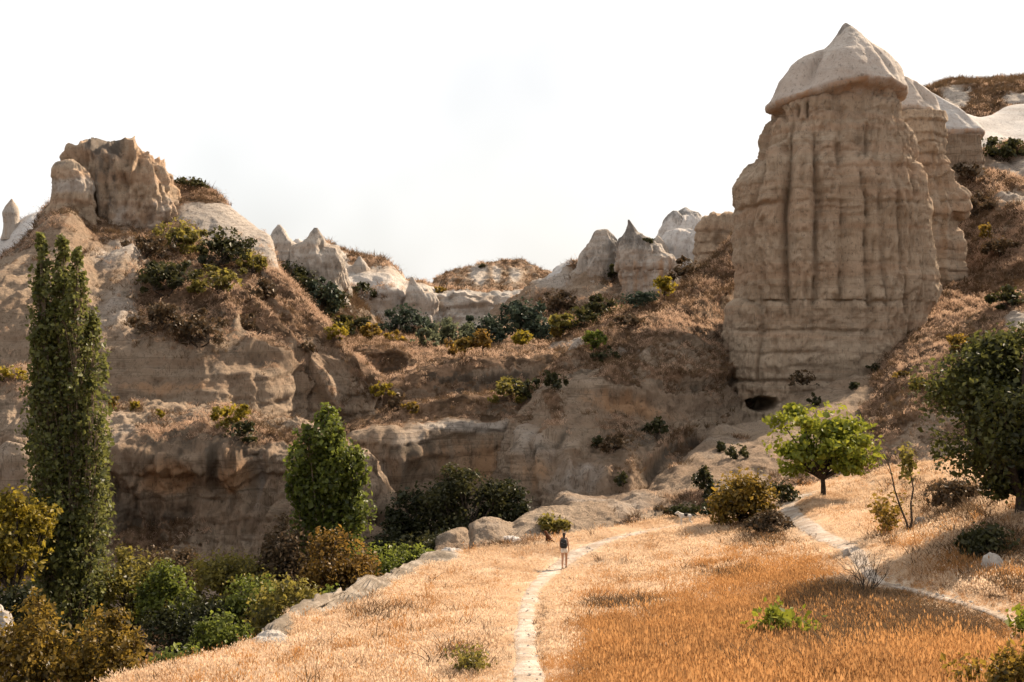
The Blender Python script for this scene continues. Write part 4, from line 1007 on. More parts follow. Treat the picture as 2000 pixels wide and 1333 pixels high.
PLANT_SEED = [1000]
def plant(name, label, px, py, w, h, col, kind='bush', D=None, cat=None, group=None, dens=1.0, leafpx=6.5, trunk=0.25, dx=0, clumps=None, only=None, bark=None, sink=0.0, loose=0.0):
    """a plant whose foot stands at picture point px,py; w and h its picture width and height; the crown may lean by dx."""
    PLANT_SEED[0] += 1
    rng = np.random.default_rng(PLANT_SEED[0])
    if D is None:
        hh = hit(px, py, only)
        if hh is None:
            hh = hit(px, py + 15, only)
        loc = np.array(hh[0]) if hh else P(px, py, 100.0)
        D = loc[1]
    else:
        loc = P(px, py, D)
    m = D / F
    W, Hh = w * m, h * m
    loc = loc + np.array([0, 0, -0.03 * Hh - sink])
    lf = leafpx * m
    root = thing(name, loc, label, cat or ('tree' if 'tree' in name else 'shrub'), group)
    wood = Wood()
    depth = W * 0.85
    top = loc + np.array([dx * m, 0, Hh])
    if kind in ('bush', 'tree', 'round'):
        z0 = {'bush': 0.05, 'tree': trunk, 'round': trunk}[kind] * Hh
        cc = loc + np.array([dx * m * 0.7, 0, (z0 + Hh) / 2])
        rad = np.array([W / 2, depth / 2, (Hh - z0) / 2])
        nc = clumps or int(np.clip(w * h / 260, 12, 50))
        dirs = rng.normal(size=(nc, 3)); dirs /= np.linalg.norm(dirs, axis=1)[:, None]
        if kind == 'bush':
            dirs[:, 2] = np.where(dirs[:, 2] < -0.55, -dirs[:, 2] * .6, dirs[:, 2])
            cc[2] = loc[2] + 0.34 * Hh; rad = np.array([W / 2, depth / 2, 0.64 * Hh])
        rr = rng.uniform(0.45, 0.92 + .2 * loose, nc) ** 0.8
        cen = cc + dirs * rr[:, None] * rad * 0.86
        if loose:
            cen = cen + (rng.normal(size=(nc, 3)) * np.array([.16, .16, .07]) * loose) * rad + np.sin(dirs[:, :1] * 5 + PLANT_SEED[0]) * np.array([0, 0, .13]) * loose * rad
        cr = rng.uniform(0.24, 0.42, nc) * (1.0 if nc < 20 else 0.8) * (1 - .22 * loose) * (1 + .35 * (rng.uniform(size=nc) - .5) * (1 + loose))
        base = loc + np.array([0, 0, z0 * 0.9])
        ntr = 1 if kind != 'bush' else int(rng.integers(3, 5))
        tr_r = max(0.018 * Hh, 0.3 * m) * (1.5 if kind == 'tree' else 1.0)
        fork = []
        for i in range(ntr):
            f = base + (rng.normal(size=3) * np.array([0.12, .12, .05]) * W if ntr > 1 else np.array([0, 0, 0]))
            f[2] = max(f[2], loc[2] + 0.12 * Hh)
            wood.add(bend(loc + (f - loc) * np.array([.3, .3, -0.05]), f, rng, 7, 0.05, 0), tr_r * 1.25, tr_r * .85, 8)
            fork.append(f)
        for i in range(nc):
            f = fork[i % ntr]
            wood.add(bend(f, cen[i], rng, 5, 0.10, 0.08), tr_r * 0.6, max(tr_r * 0.12, 0.12 * m), 5 if kind == 'tree' else 4)
        per = int(max(16, w * h / (leafpx ** 2) * 7.0 * dens / nc))
        pts = []; outs = []; tint = []
        for i in range(nc):
            q = rng.normal(size=(per, 3)); q /= np.linalg.norm(q, axis=1)[:, None]
            q *= (rng.uniform(0, 1, per) ** 0.45)[:, None]
            sq = q * cr[i] * rad * np.array([1.15, 1.15, 1.0])
            pts.append(cen[i] + sq); outs.append(q)
            tint.append(np.clip(rng.normal(0.38, 0.22, per) + rng.normal(0, 0.16), 0, 1))
            for _ in range(2 if kind == 'tree' else 1):
                e = cen[i] + (rng.normal(size=3) * 0.6 + dirs[i] * .6) * cr[i] * rad
                wood.add(bend(cen[i], e, rng, 3, 0.1, 0.05), max(tr_r * 0.14, .1 * m), 0.07 * m, 3)
        # loose outer sprigs break the outline
        ns = int(nc * per * 0.10)
        q = rng.normal(size=(ns, 3)); q /= np.linalg.norm(q, axis=1)[:, None]
        if kind == 'bush': q[:, 2] = np.abs(q[:, 2])
        pts.append(cc + q * rad * rng.uniform(0.75, 1.06, ns)[:, None]); outs.append(q); tint.append(np.clip(rng.normal(0.6, 0.25, ns), 0, 1))
        pts = np.vstack(pts); outs = np.vstack(outs); tint = np.concatenate(tint)
        keep = pts[:, 2] > loc[2] + 0.02 * Hh
        V, Fc = leaf_quads(pts[keep], outs[keep], lf, rng)
        wood.build('trunk' if kind != 'bush' else 'stems', bark or M_BARK, root)
        add('crown' if kind != 'bush' else 'foliage', V, Fc, LEAF[col], parent=root, attrs={'tint': np.repeat(tint[keep], 4)}, smooth_shade=False)
    elif kind == 'wispy':
        pts = []; ns = max(8, int(w / 2.2))
        for i in range(ns):
            a = loc + np.array([rng.normal() * W * 0.10, rng.normal() * W * .10, 0])
            e = loc + np.array([rng.normal() * W * 0.30 + dx * m, rng.normal() * W * .3, Hh * rng.uniform(.55, 1.0)])
            pth = bend(a, e, rng, 9, 0.08, 0.1)
            wood.add(pth, 0.22 * m, 0.07 * m, 4)
            nl = int(w * h / (leafpx ** 2) * 3.2 * dens / ns) + 6
            t = rng.uniform(0.2, 1.0, nl)
            q = np.stack([np.interp(t, np.linspace(0, 1, 9), pth[:, k]) for k in range(3)], 1) + rng.normal(size=(nl, 3)) * lf * 1.1
            pts.append(q)
        pts = np.vstack(pts)
        V, Fc = leaf_quads(pts, rng.normal(size=pts.shape) * .5, lf, rng)
        wood.build('stems', bark or M_BARK_PALE, root)
        add('foliage', V, Fc, LEAF[col], parent=root, attrs={'tint': np.repeat(np.clip(rng.normal(0.45, 0.28, len(pts)), 0, 1), 4)}, smooth_shade=False)
    elif kind == 'bare':
        def grow(p, d, L, r, lev):
            q = p + d * L
            wood.add(bend(p, q, rng, 5, 0.07, 0.02), r, r * 0.62, 5 if lev > 1 else 4)
            if lev == 0: return
            for _ in range(int(rng.integers(2, 4))):
                nd = d + rng.normal(size=3) * 0.48 + np.array([0, 0, 0.12]); nd /= np.linalg.norm(nd)
                grow(p + d * L * rng.uniform(0.55, 1.0), nd, L * rng.uniform(0.6, 0.85), r * 0.58, lev - 1)
        nst = clumps or 9
        for i in range(nst):
            d0 = np.array([rng.normal() * W / Hh * .55, rng.normal() * .4, 1.0]); d0 /= np.linalg.norm(d0)
            grow(loc, d0, Hh * 0.36, 0.95 * m, 4 if nst < 12 else 3)
        wood.build('branches', bark or M_BARK, root)
    return root

def poplar(name, label, D, base_y, leaders, col, leafpx, nleaf, seed, stemcol=None, fill=1.0):
    """columnar tree: leaders are (column at foot, column at top, top row, lower row, half width) in the picture."""
    rng = np.random.default_rng(seed)
    m = D / F
    foot = P(np.mean([l[0] for l in leaders]), base_y, D)
    root = thing(name, foot, label, 'tree')
    wood = Wood(); pts = []; outs = []; tints = []
    tot = sum((l[3] - l[2]) * l[4] for l in leaders)
    for li, (xb, xt, yt, yb, hw) in enumerate(leaders):
        top = P(xt, yt, D) + np.array([0, rng.normal() * hw * m * .6, 0]); low = P(xb, yb, D) + np.array([0, rng.normal() * hw * m * .7, 0])
        H = top[2] - low[2]
        pth = bend(foot, top, rng, 16, 0.012, 0.0)
        wood.add(pth, 4.2 * m, 0.5 * m, 7)
        n = int(nleaf * (yb - yt) * hw / tot)
        nc = int((yb - yt) / 9 * (hw / 14.0)) + 10
        t = rng.uniform(0, 1, nc)
        prof = np.minimum(smooth(-0.03, 0.22, t), smooth(1.03, 0.78, t) * .85 + .15)
        ang = rng.uniform(0, 2 * np.pi, nc)
        rad = hw * m * prof * rng.uniform(0.35, 1.0, nc) * 1.2
        ax = low + (top - low) * t[:, None]
        cen = ax + np.stack([np.cos(ang) * rad, np.sin(ang) * rad, 0 * rad], 1)
        for i in range(nc):
            s = cen[i] - np.array([(cen[i] - ax[i])[0] * .8, (cen[i] - ax[i])[1] * .8, H * rng.uniform(.08, .2)])
            wood.add(bend(s, cen[i] + np.array([0, 0, hw * m * .6]), rng, 5, 0.03, -0.05), 0.8 * m, 0.18 * m, 4)
            per = max(8, int(n / nc))
            q = rng.normal(size=(per, 3)); q /= np.linalg.norm(q, axis=1)[:, None]
            q *= (rng.uniform(0, 1, per) ** 0.5)[:, None]
            r = hw * m * rng.uniform(.34, .55) * (0.5 + .5 * prof[i])
            pts.append(cen[i] + q * np.array([r, r, r * 2.6])); outs.append(q + np.stack([np.full(per, np.cos(ang[i])), np.full(per, np.sin(ang[i])), np.zeros(per)], 1))
            tints.append(np.clip(rng.normal(.38, .22, per) + rng.normal(0, .13) + 0.15 * (t[i] > .85), 0, 1))
    pts = np.vstack(pts)
    V, Fc = leaf_quads(pts, np.vstack(outs), leafpx * m, rng, 1.25)
    wood.build('trunk', stemcol or M_BARK_PALE, root)
    add('crown', V, Fc, LEAF[col], parent=root, attrs={'tint': np.repeat(np.concatenate(tints), 4)}, smooth_shade=False)

# --- the big ones
poplar('poplar_tree', 'tall dark columnar poplar with several tops at the left of the picture', 50.0, 1300,
       [(115, 78, 456, 1200, 25), (125, 112, 464, 1240, 32), (140, 162, 490, 1240, 26), (150, 172, 620, 1235, 38), (108, 66, 645, 1180, 18), (112, 92, 640, 1220, 40), (165, 190, 740, 1230, 26), (130, 130, 560, 1245, 42), (105, 75, 520, 900, 18), (150, 165, 880, 1250, 48), (110, 105, 880, 1250, 48)], 'poplar', 6.6, 46000, 301)
poplar('poplar_tree', 'broad green poplar with a pointed crown standing in the gully', 60.0, 1250,
       [(640, 642, 803, 960, 30), (620, 606, 842, 960, 30), (650, 664, 846, 980, 30), (600, 578, 880, 990, 26), (665, 694, 890, 1010, 28), (640, 632, 900, 1080, 40), (605, 592, 950, 1070, 34), (675, 690, 960, 1075, 34), (640, 645, 980, 1140, 46), (660, 712, 930, 1020, 14), (610, 566, 930, 1000, 14)], 'green', 6.8, 19000, 302)
plant('broadleaf_tree', 'large dark leafy tree at the right edge of the meadow', 1994, 1003, 430, 385, 'oak', 'tree', trunk=.08, leafpx=7.0, dens=1.3, clumps=84, dx=50, loose=.7)
plant('sapling_tree', 'bright lime green young tree with open crown beside the upper path', 1607, 972, 222, 188, 'lime', 'tree', trunk=.24, leafpx=7, dens=.95, clumps=36, loose=.8)
plant('round_bush', 'dense round yellow-olive bush with thin stems at the meadow edge', 1455, 1026, 135, 116, 'gold', 'bush', leafpx=4.6, dens=1.25, clumps=40)
plant('thin_bush', 'sparse yellowish bush leaning beside the round olive bush', 1407, 1030, 44, 80, 'gold', 'wispy', leafpx=5)
plant('bare_shrub', 'leafless grey twiggy shrub standing below the upper path', 1690, 1168, 110, 124, 'scrub', 'bare', clumps=11)
plant('pale_shrub', 'pale yellow-green wispy shrub left of the forked bare sapling', 1735, 1045, 62, 92, 'gold', 'wispy', leafpx=5, dens=.7)
plant('green_shrub', 'bright green leafy shoot standing in the orange grass', 1515, 1252, 78, 74, 'lime', 'wispy', leafpx=10, dens=1.0)
plant('green_shrub', 'smaller green shoot right of the bright leafy one in orange grass', 1580, 1258, 38, 42, 'lime', 'wispy', leafpx=9, dens=.9)
plant('dark_shrub', 'dark low shrub behind the pointed boulder at the right edge', 1925, 1092, 120, 75, 'dark', 'bush', leafpx=6)
plant('corner_bush', 'yellow-green bush in the bottom right corner', 1990, 1390, 130, 145, 'gold', 'bush', leafpx=8)
plant('corner_bush', 'thin olive shrub at the bottom edge beside the corner bush', 1895, 1370, 70, 90, 'gold', 'wispy', leafpx=8, dens=.8)
plant('edge_bush', 'small green spray of leaves at the right edge above the lower path', 2002, 1245, 50, 66, 'lime', 'wispy', leafpx=9)
plant('grass_shrub', 'low dark scrub clump in the pale grass left of the footpath', 925, 1312, 90, 40, 'olive', 'wispy', leafpx=5, dens=1.2)
plant('rim_bush', 'olive bush growing against the rock rim behind the brown dog', 1082, 1040, 60, 54, 'olive', 'bush', leafpx=5, sink=.35)
plant('scrub_bush', 'brown dry scrub mound right of the round olive bush', 1505, 1046, 86, 52, 'scrub', 'bush', leafpx=4.5, dens=1.2)
plant('scrub_bush', 'brown dry scrub at the foot of the large dark tree', 1870, 990, 130, 60, 'scrub', 'bush', leafpx=5)

# forked bare sapling with tufts of leaves at its tip
h_ = hit(1776, 1040)
fl = np.array(h_[0]); fm = fl[1] / F
fork_root = thing('forked_sapling', fl, 'thin forked bare sapling with a leafy tip in the straw grass', 'tree')
fw = Wood()
def fpt(px, py, dy=0): return np.array([(px - 1000) / F * (fl[1] + dy), fl[1] + dy, (HY - py) / F * (fl[1] + dy)])
fw.add([fl, fpt(1770, 1020), fpt(1758, 990), fpt(1748, 960), fpt(1742, 930), fpt(1735, 905), fpt(1722, 885)], 2.4 * fm, .6 * fm, 7)
fw.add([fl, fpt(1781, 1018), fpt(1779, 985), fpt(1784, 955), fpt(1778, 925), fpt(1772, 905), fpt(1768, 880)], 2.4 * fm, .6 * fm, 7)
rg = np.random.default_rng(5)
for (a, b) in (((1742, 930), (1725, 900)), ((1748, 960), (1738, 935)), ((1735, 905), (1712, 878)), ((1735, 905), (1742, 872)), ((1772, 905), (1757, 882)), ((1784, 955), (1796, 925)), ((1778, 925), (1790, 890)), ((1722, 885), (1705, 862)), ((1768, 880), (1762, 855))):
    fw.add(bend(fpt(*a), fpt(*b, rg.normal() * .3), rg, 5, .06, .02), .7 * fm, .2 * fm, 4)
fw.build('trunk', M_BARK, fork_root)
fp = np.vstack([fpt(1772 + rg.normal() * 9, 905 + rg.normal() * 16, rg.normal() * .25) for _ in range(260)])
V_, F_ = leaf_quads(fp, rg.normal(size=fp.shape), 6.5 * fm, rg)
add('leaves', V_, F_, LEAF['olive'], parent=fork_root, attrs={'tint': np.repeat(rg.uniform(0, 1, len(fp)), 4)}, smooth_shade=False)

# --- gully thicket, lower left
GT = [
    ('gully_tree', 'yellow-green tree at the left edge beside the poplar', 25, 1200, 150, 245, 'yellow', 'tree', 47, 7.5),
    ('gully_bush', 'dark green bush under the yellow-green tree at the left edge', 40, 1260, 160, 120, 'deep', 'bush', 46, 7),
    ('gully_bush', 'olive bush in the bottom left corner', 55, 1400, 190, 225, 'gold', 'bush', 38, 8),
    ('gully_bush', 'golden bush at the bottom edge right of the corner bush', 205, 1400, 190, 200, 'gold', 'bush', 39, 7.5),
    ('gully_bush', 'green and yellow bush right of the tall poplar foot', 255, 1240, 170, 165, 'olive', 'bush', 52, 7),
    ('gully_bush', 'wide sunlit green bush in the middle of the lower left thicket', 440, 1200, 215, 125, 'olive', 'bush', 56, 6.5),
    ('gully_bush', 'dark green bush between golden bush and meadow edge', 430, 1310, 125, 115, 'green', 'bush', 40, 8),
    ('gully_bush', 'small green bush at the bottom end of the meadow edge', 345, 1340, 120, 80, 'green', 'bush', 36, 8),
    ('gully_bush', 'shadowed bush beneath the wide sunlit green bush', 370, 1285, 190, 120, 'deep', 'bush', 48, 7),
    ('gully_bush', 'rust brown bush left of the broad poplar foot', 560, 1200, 120, 195, 'scrub', 'bush', 57, 6),
    ('gully_bush', 'orange-brown bush in front of the broad poplar', 660, 1200, 165, 160, 'orange', 'bush', 54, 6),
    ('gully_bush', 'olive bush below the orange-brown one near the rock rim', 560, 1250, 165, 125, 'olive', 'bush', 46, 7),
    ('gully_bush', 'green bush right of the orange-brown bush', 735, 1180, 140, 120, 'green', 'bush', 56, 6),
    ('gully_bush', 'dark green bush directly behind the meadow rim', 825, 1130, 130, 90, 'dark', 'bush', 62, 6),
    ('ravine_tree', 'dark shaded tree under the banded cliff, rightmost of the ravine trees', 985, 1085, 120, 145, 'deep', 'tree', 72, 6),
    ('ravine_tree', 'largest dark green tree in the ravine below the banded cliff', 905, 1110, 175, 195, 'dark', 'tree', 71, 6),
    ('ravine_tree', 'reddish dark bush left of the largest ravine tree', 810, 1120, 130, 170, 'deep', 'tree', 73, 6),
    ('ravine_tree', 'dark bush low in the ravine behind the rock rim', 880, 1140, 130, 110, 'deep', 'bush', 66, 6),
    ('ravine_tree', 'dark bush in the ravine right of the broad poplar', 765, 1150, 110, 120, 'deep', 'bush', 68, 6),
    ('gully_bush', 'dim brown-green bush at the foot of the left cliff behind the poplar', 330, 1160, 150, 90, 'scrub', 'bush', 62, 6),
    ('gully_bush', 'dark bush behind the rust brown bush at the cliff foot', 640, 1170, 130, 130, 'dark', 'bush', 64, 6),
    ('gully_bush', 'bright green bush between tall poplar and wide sunlit bush', 320, 1230, 130, 130, 'green', 'bush', 50, 7),
    ('gully_bush', 'green bush under the rust brown bush', 490, 1235, 130, 110, 'green', 'bush', 49, 7),
    ('gully_bush', 'olive green bush left of the orange-brown bush', 600, 1170, 110, 110, 'olive', 'bush', 60, 6),
    ('gully_bush', 'low green bush along the rock rim right of the olive bush', 650, 1225, 120, 80, 'green', 'bush', 50, 6.5),
    ('gully_bush', 'dark low bush along the meadow edge beside the white slab', 800, 1120, 110, 60, 'green', 'bush', 59, 6),
    ('gully_bush', 'dark bush behind the tall poplar trunk', 130, 1300, 150, 160, 'deep', 'bush', 54, 7),
]
for nm, lb, x, y, w_, h__, c_, k_, d_, lp in GT:
    plant(nm, lb, x, y, w_, h__ * 1.06, c_, k_, D=d_, leafpx=lp * .78, trunk=.2, loose=.7, dens=.75)

# --- shrubs and little trees on the hills (foot point found on the land)
HS = [
    ('hill_shrub', 'dark green bush on the skyline of the left hill', 375, 364, 42, 20, 'dark', 'bush', 4),
    ('hill_shrub', 'olive bush right below the summit block', 348, 492, 74, 62, 'olive', 'bush', 5),
    ('hill_shrub', 'round dark green bush on the white slope of the left hill', 440, 522, 84, 72, 'dark', 'bush', 5),
    ('hill_shrub', 'wide dark bush on the left hill below the olive one', 326, 572, 98, 56, 'dark', 'bush', 5),
    ('hill_shrub', 'olive dark bush on the left hill below the round green one', 428, 572, 76, 46, 'olive', 'bush', 5),
    ('hill_shrub', 'brown scrub left of the olive bush under the summit block', 285, 500, 64, 44, 'scrub', 'bush', 5),
    ('hill_shrub', 'olive bush on the ridge right of the round green bush', 492, 534, 44, 44, 'olive', 'bush', 5),
    ('hill_shrub', 'brown olive bush on the sunlit ridge of the left hill', 515, 592, 48, 46, 'scrub', 'bush', 5),
    ('hill_shrub', 'dark leafless scrub patch in the middle of the left hill', 388, 672, 80, 60, 'scrub', 'bush', 5),
    ('hill_shrub', 'brown olive scrub left of the dark patch on the left hill', 312, 648, 78, 52, 'scrub', 'bush', 5),
    ('hill_shrub', 'yellow bush on the rim of the left cliff', 455, 832, 58, 42, 'yellow', 'bush', 5),
    ('hill_shrub', 'dark bush under the yellow bush on the left cliff rim', 468, 858, 50, 32, 'dark', 'bush', 5),
    ('hill_shrub', 'tiny yellow bush beside the poplar on the cliff rim', 264, 803, 16, 22, 'yellow', 'bush', 4),
    ('hill_shrub', 'small golden bush touching the poplar at the cliff rim', 222, 800, 20, 26, 'gold', 'bush', 4),
    ('hill_shrub', 'tiny yellow tuft lower on the left cliff slope', 312, 816, 14, 16, 'yellow', 'bush', 4),
    ('hill_shrub', 'yellow-green bush at the left edge behind the poplar', 14, 742, 52, 28, 'yellow', 'bush', 5),
    ('hill_shrub', 'dark shrub in the cleft left of the two-horned fin', 588, 572, 56, 44, 'dark', 'bush', 5),
    ('hill_shrub', 'dark shrub at the foot of the two-horned fin', 626, 612, 60, 56, 'pine', 'bush', 5),
    ('hill_shrub', 'olive shrub in the cleft below the two-horned fin', 662, 652, 40, 30, 'olive', 'bush', 5),
    ('hill_shrub', 'upper dark thicket in the cleft beneath the left horn of the two-horned fin', 568, 548, 46, 34, 'deep', 'bush', 4.5),
    ('hill_shrub', 'dense dark thicket in the cleft midway beneath the two-horned fin', 605, 596, 56, 46, 'deep', 'bush', 4.5),
    ('hill_shrub', 'dark thicket against the lower wall of the two-horned fin', 648, 620, 54, 50, 'dark', 'bush', 4.5),
    ('hill_shrub', 'low dark thicket at the valley end of the cleft by the two-horned fin', 684, 656, 50, 36, 'dark', 'bush', 4.5),
    ('hill_shrub', 'small dry shrub on the sunlit ridge near its lower end', 600, 690, 30, 24, 'scrub', 'bush', 4),
    ('hill_shrub', 'small dark shrub on the left hill above the sunlit gully', 478, 640, 34, 26, 'scrub', 'bush', 4),
    ('hill_shrub', 'yellow shrub at the lower tip of the sunlit ridge', 742, 772, 34, 26, 'yellow', 'bush', 4),
    ('hill_shrub', 'dark bush on the banded cliff right of the two-horned fin', 706, 588, 46, 34, 'dark', 'bush', 4),
    ('hill_shrub', 'large shaded bush at the foot of the banded back cliff', 795, 655, 80, 54, 'pine', 'bush', 5),
    ('valley_tree', 'small yellow-green tree on the terrace, leftmost of the valley trees', 723, 672, 40, 40, 'gold', 'round', 4.5),
    ('valley_shrub', 'yellow shrub at the left end of the valley terrace', 660, 664, 40, 30, 'yellow', 'bush', 4),
    ('valley_shrub', 'low yellow-green shrub right of the leftmost valley tree', 768, 670, 36, 22, 'gold', 'bush', 4),
    ('valley_tree', 'golden tree on the terrace with spreading low crown', 908, 700, 44, 42, 'gold', 'round', 4.5),
    ('valley_tree', 'orange-brown round tree, tallest of the terrace trees', 943, 697, 40, 56, 'orange', 'round', 4.5),
    ('valley_tree', 'small round yellow tree standing alone on the terrace', 1020, 686, 40, 42, 'yellow', 'round', 4.5),
    ('valley_shrub', 'pale orange shrub left of the golden terrace tree', 884, 698, 28, 30, 'orange', 'bush', 4),
    ('valley_tree', 'pale gold little tree in front of the olive tree on the terrace', 1086, 668, 28, 32, 'gold', 'round', 4),
    ('valley_tree', 'olive tree at the right end of the valley terrace', 1100, 662, 56, 54, 'olive', 'round', 5),
    ('valley_bush', 'pale grey-green bush, leftmost of the green thicket in the valley', 832, 680, 54, 40, 'willow', 'bush', 5),
    ('valley_bush', 'pale green bush with a feathery top in the valley thicket', 872, 680, 66, 62, 'willow', 'bush', 5),
    ('valley_bush', 'grey-green bush in front of the dark valley trees', 912, 676, 60, 44, 'willow', 'bush', 5),
    ('valley_bush', 'dark blue-green bush in the middle of the valley thicket', 960, 672, 100, 58, 'pine', 'bush', 5),
    ('valley_bush', 'tallest dark tree of the valley thicket with a drooping crown', 1022, 670, 90, 92, 'pine', 'bush', 5),
    ('valley_bush', 'dark bush right of the tallest valley thicket tree', 1060, 668, 60, 50, 'pine', 'bush', 5),
    ('hill_tree', 'bright yellow-green tree on the ridge left of the tower', 1297, 592, 46, 52, 'yellow', 'round', 5),
    ('hill_tree', 'small green tree on the shaded middle hill', 1160, 694, 46, 48, 'green', 'round', 5),
    ('hill_shrub', 'low dark bush right of the small green hill tree', 1185, 702, 36, 22, 'dark', 'bush', 4),
    ('hill_shrub', 'olive bush on the terrace edge below the small green hill tree', 1000, 782, 60, 38, 'olive', 'bush', 5),
    ('hill_shrub', 'dark bush right of the olive bush on the terrace edge', 1034, 775, 56, 32, 'dark', 'bush', 5),
    ('hill_shrub', 'dark shrub in the hollow of the middle hill', 1086, 758, 34, 32, 'dark', 'bush', 4.5),
    ('hill_shrub', 'dark shrub under the horned spire', 1245, 600, 60, 30, 'pine', 'bush', 4.5),
    ('hill_shrub', 'dark shrub on the slope below the rounded grey spire', 1178, 622, 66, 40, 'dark', 'bush', 4.5),
    ('hill_shrub', 'dark bush left on the back slope above the valley thicket', 1090, 610, 60, 44, 'scrub', 'bush', 4.5),
    ('hill_shrub', 'dark bush in the middle of the back slope', 1130, 640, 56, 38, 'dark', 'bush', 4.5),
    ('hill_shrub', 'dark bush in the hollow between horned spire and rock wall', 1342, 548, 52, 40, 'scrub', 'bush', 4.5),
    ('hill_shrub', 'small dark bush at the foot of the rounded grey spire', 1195, 545, 36, 28, 'dark', 'bush', 4),
    ('hill_shrub', 'dark patch of shrub on the ridge left of the yellow-green tree', 1230, 640, 52, 24, 'scrub', 'bush', 4.5),
    ('hill_shrub', 'dark juniper low on the middle hill', 1283, 856, 38, 38, 'dark', 'bush', 4.5),
    ('hill_shrub', 'small dark shrub low on the middle hill, left of the juniper', 1200, 880, 42, 30, 'scrub', 'bush', 4.5),
    ('hill_shrub', 'dark narrow shrub beside the pale rock ribs', 1165, 876, 22, 28, 'dark', 'bush', 4.5),
    ('hill_shrub', 'dark shrub between the pale rock ribs above the ravine', 1215, 950, 26, 30, 'dark', 'bush', 4.5),
    ('scree_shrub', 'dark shrub on the pale scree below the cave', 1440, 898, 36, 34, 'dark', 'bush', 4.5),
    ('scree_shrub', 'tiny dark shrub left of the one below the cave', 1408, 882, 16, 20, 'dark', 'bush', 4),
    ('scree_shrub', 'slim dark green shrub left of the round olive bush', 1377, 968, 36, 58, 'dark', 'bush', 5),
    ('scree_shrub', 'dark bush behind the round olive bush', 1402, 985, 50, 50, 'deep', 'bush', 5),
    ('scree_shrub', 'dark low bush behind the black and white dog', 1350, 1012, 90, 32, 'deep', 'bush', 5),
    ('scree_shrub', 'dark bush behind the dog, right half of the low thicket', 1300, 1010, 60, 20, 'scrub', 'bush', 5),
    ('scree_shrub', 'dark bush right of the round olive bush under the lime tree', 1525, 985, 50, 50, 'dark', 'bush', 5),
    ('tower_shrub', 'dark shrub clinging to the tower at its right side', 1722, 645, 34, 26, 'dark', 'bush', 4.5),
    ('tower_shrub', 'dark shrub just below the one clinging to the tower', 1726, 672, 26, 18, 'dark', 'bush', 4.5),
    ('tower_shrub', 'dark shrub at the foot of the tower right of the cave', 1567, 752, 46, 30, 'scrub', 'bush', 4.5),
    ('tower_shrub', 'small dark shrub on scree under the tower crack', 1590, 792, 24, 20, 'dark', 'bush', 4.5),
    ('tower_shrub', 'low dark shrub at the top of the scree right of the tower', 1715, 725, 30, 14, 'dark', 'bush', 4),
    ('tower_shrub', 'tiny dark shrub on the scree middle', 1670, 760, 20, 14, 'dark', 'bush', 4),
    ('slope_shrub', 'low yellow-green shrub where scree meets the right slope', 1762, 742, 40, 18, 'gold', 'bush', 4.5),
    ('slope_shrub', 'green shrub at the foot of the right slope', 1793, 764, 34, 32, 'olive', 'bush', 4.5),
    ('slope_shrub', 'yellow-olive shrub above the large tree on the right slope', 1876, 690, 48, 42, 'gold', 'bush', 5),
    ('slope_shrub', 'dark shrub left of the large tree top', 1905, 700, 46, 44, 'dark', 'bush', 5),
    ('slope_shrub', 'dark shrub high on the right slope at the picture edge', 1965, 605, 70, 44, 'dark', 'bush', 5),
    ('slope_shrub', 'small bright green tree on the right slope', 1926, 468, 24, 34, 'gold', 'bush', 4.5),
    ('slope_shrub', 'dark scrub under the capped ledge', 1893, 356, 54, 40, 'scrub', 'bush', 4.5),
    ('slope_shrub', 'dark bush below the white ridge at the right edge', 1962, 318, 80, 52, 'dark', 'bush', 5),
    ('slope_shrub', 'brown bush right of the tower buttress', 1910, 420, 60, 44, 'scrub', 'bush', 5),
    ('slope_shrub', 'dark brown bush in the shaded hollow of the right slope', 1950, 500, 70, 40, 'scrub', 'bush', 5),
    ('terrace_shrub', 'yellow shrub on the bank beneath the sunlit terrace edge', 803, 808, 32, 24, 'gold', 'bush', 4.5),
    ('terrace_shrub', 'brown olive shrub left end of the sunlit terrace edge', 778, 800, 34, 34, 'scrub', 'bush', 4.5),
    ('hill_shrub', 'tiny shrub on the far hill skyline', 942, 523, 14, 7, 'dark', 'bush', 3),
    ('hill_shrub', 'small dark tree beside the double cone on the skyline', 1268, 478, 18, 14, 'dark', 'bush', 3),
    ('valley_shrub', 'small yellow shrub at the left end of the back plateau', 862, 574, 22, 14, 'gold', 'bush', 3.5),
]
for nm, lb, x, y, w_, h__, c_, k_, lp in HS:
    big = 1.2 if (nm == 'hill_shrub' and w_ > 30) else 1.0
    only_ = 'cleft_slope' if 'two-horned fin' in lb and 'right of' not in lb else None
    plant(nm, lb, x, y + (4 if big > 1 and not only_ else 0), w_ * big * 1.1, h__ * big, c_, k_, leafpx=lp, trunk=.3, only=only_, loose=1.3 if k_ == 'bush' else .5, dens=.85)
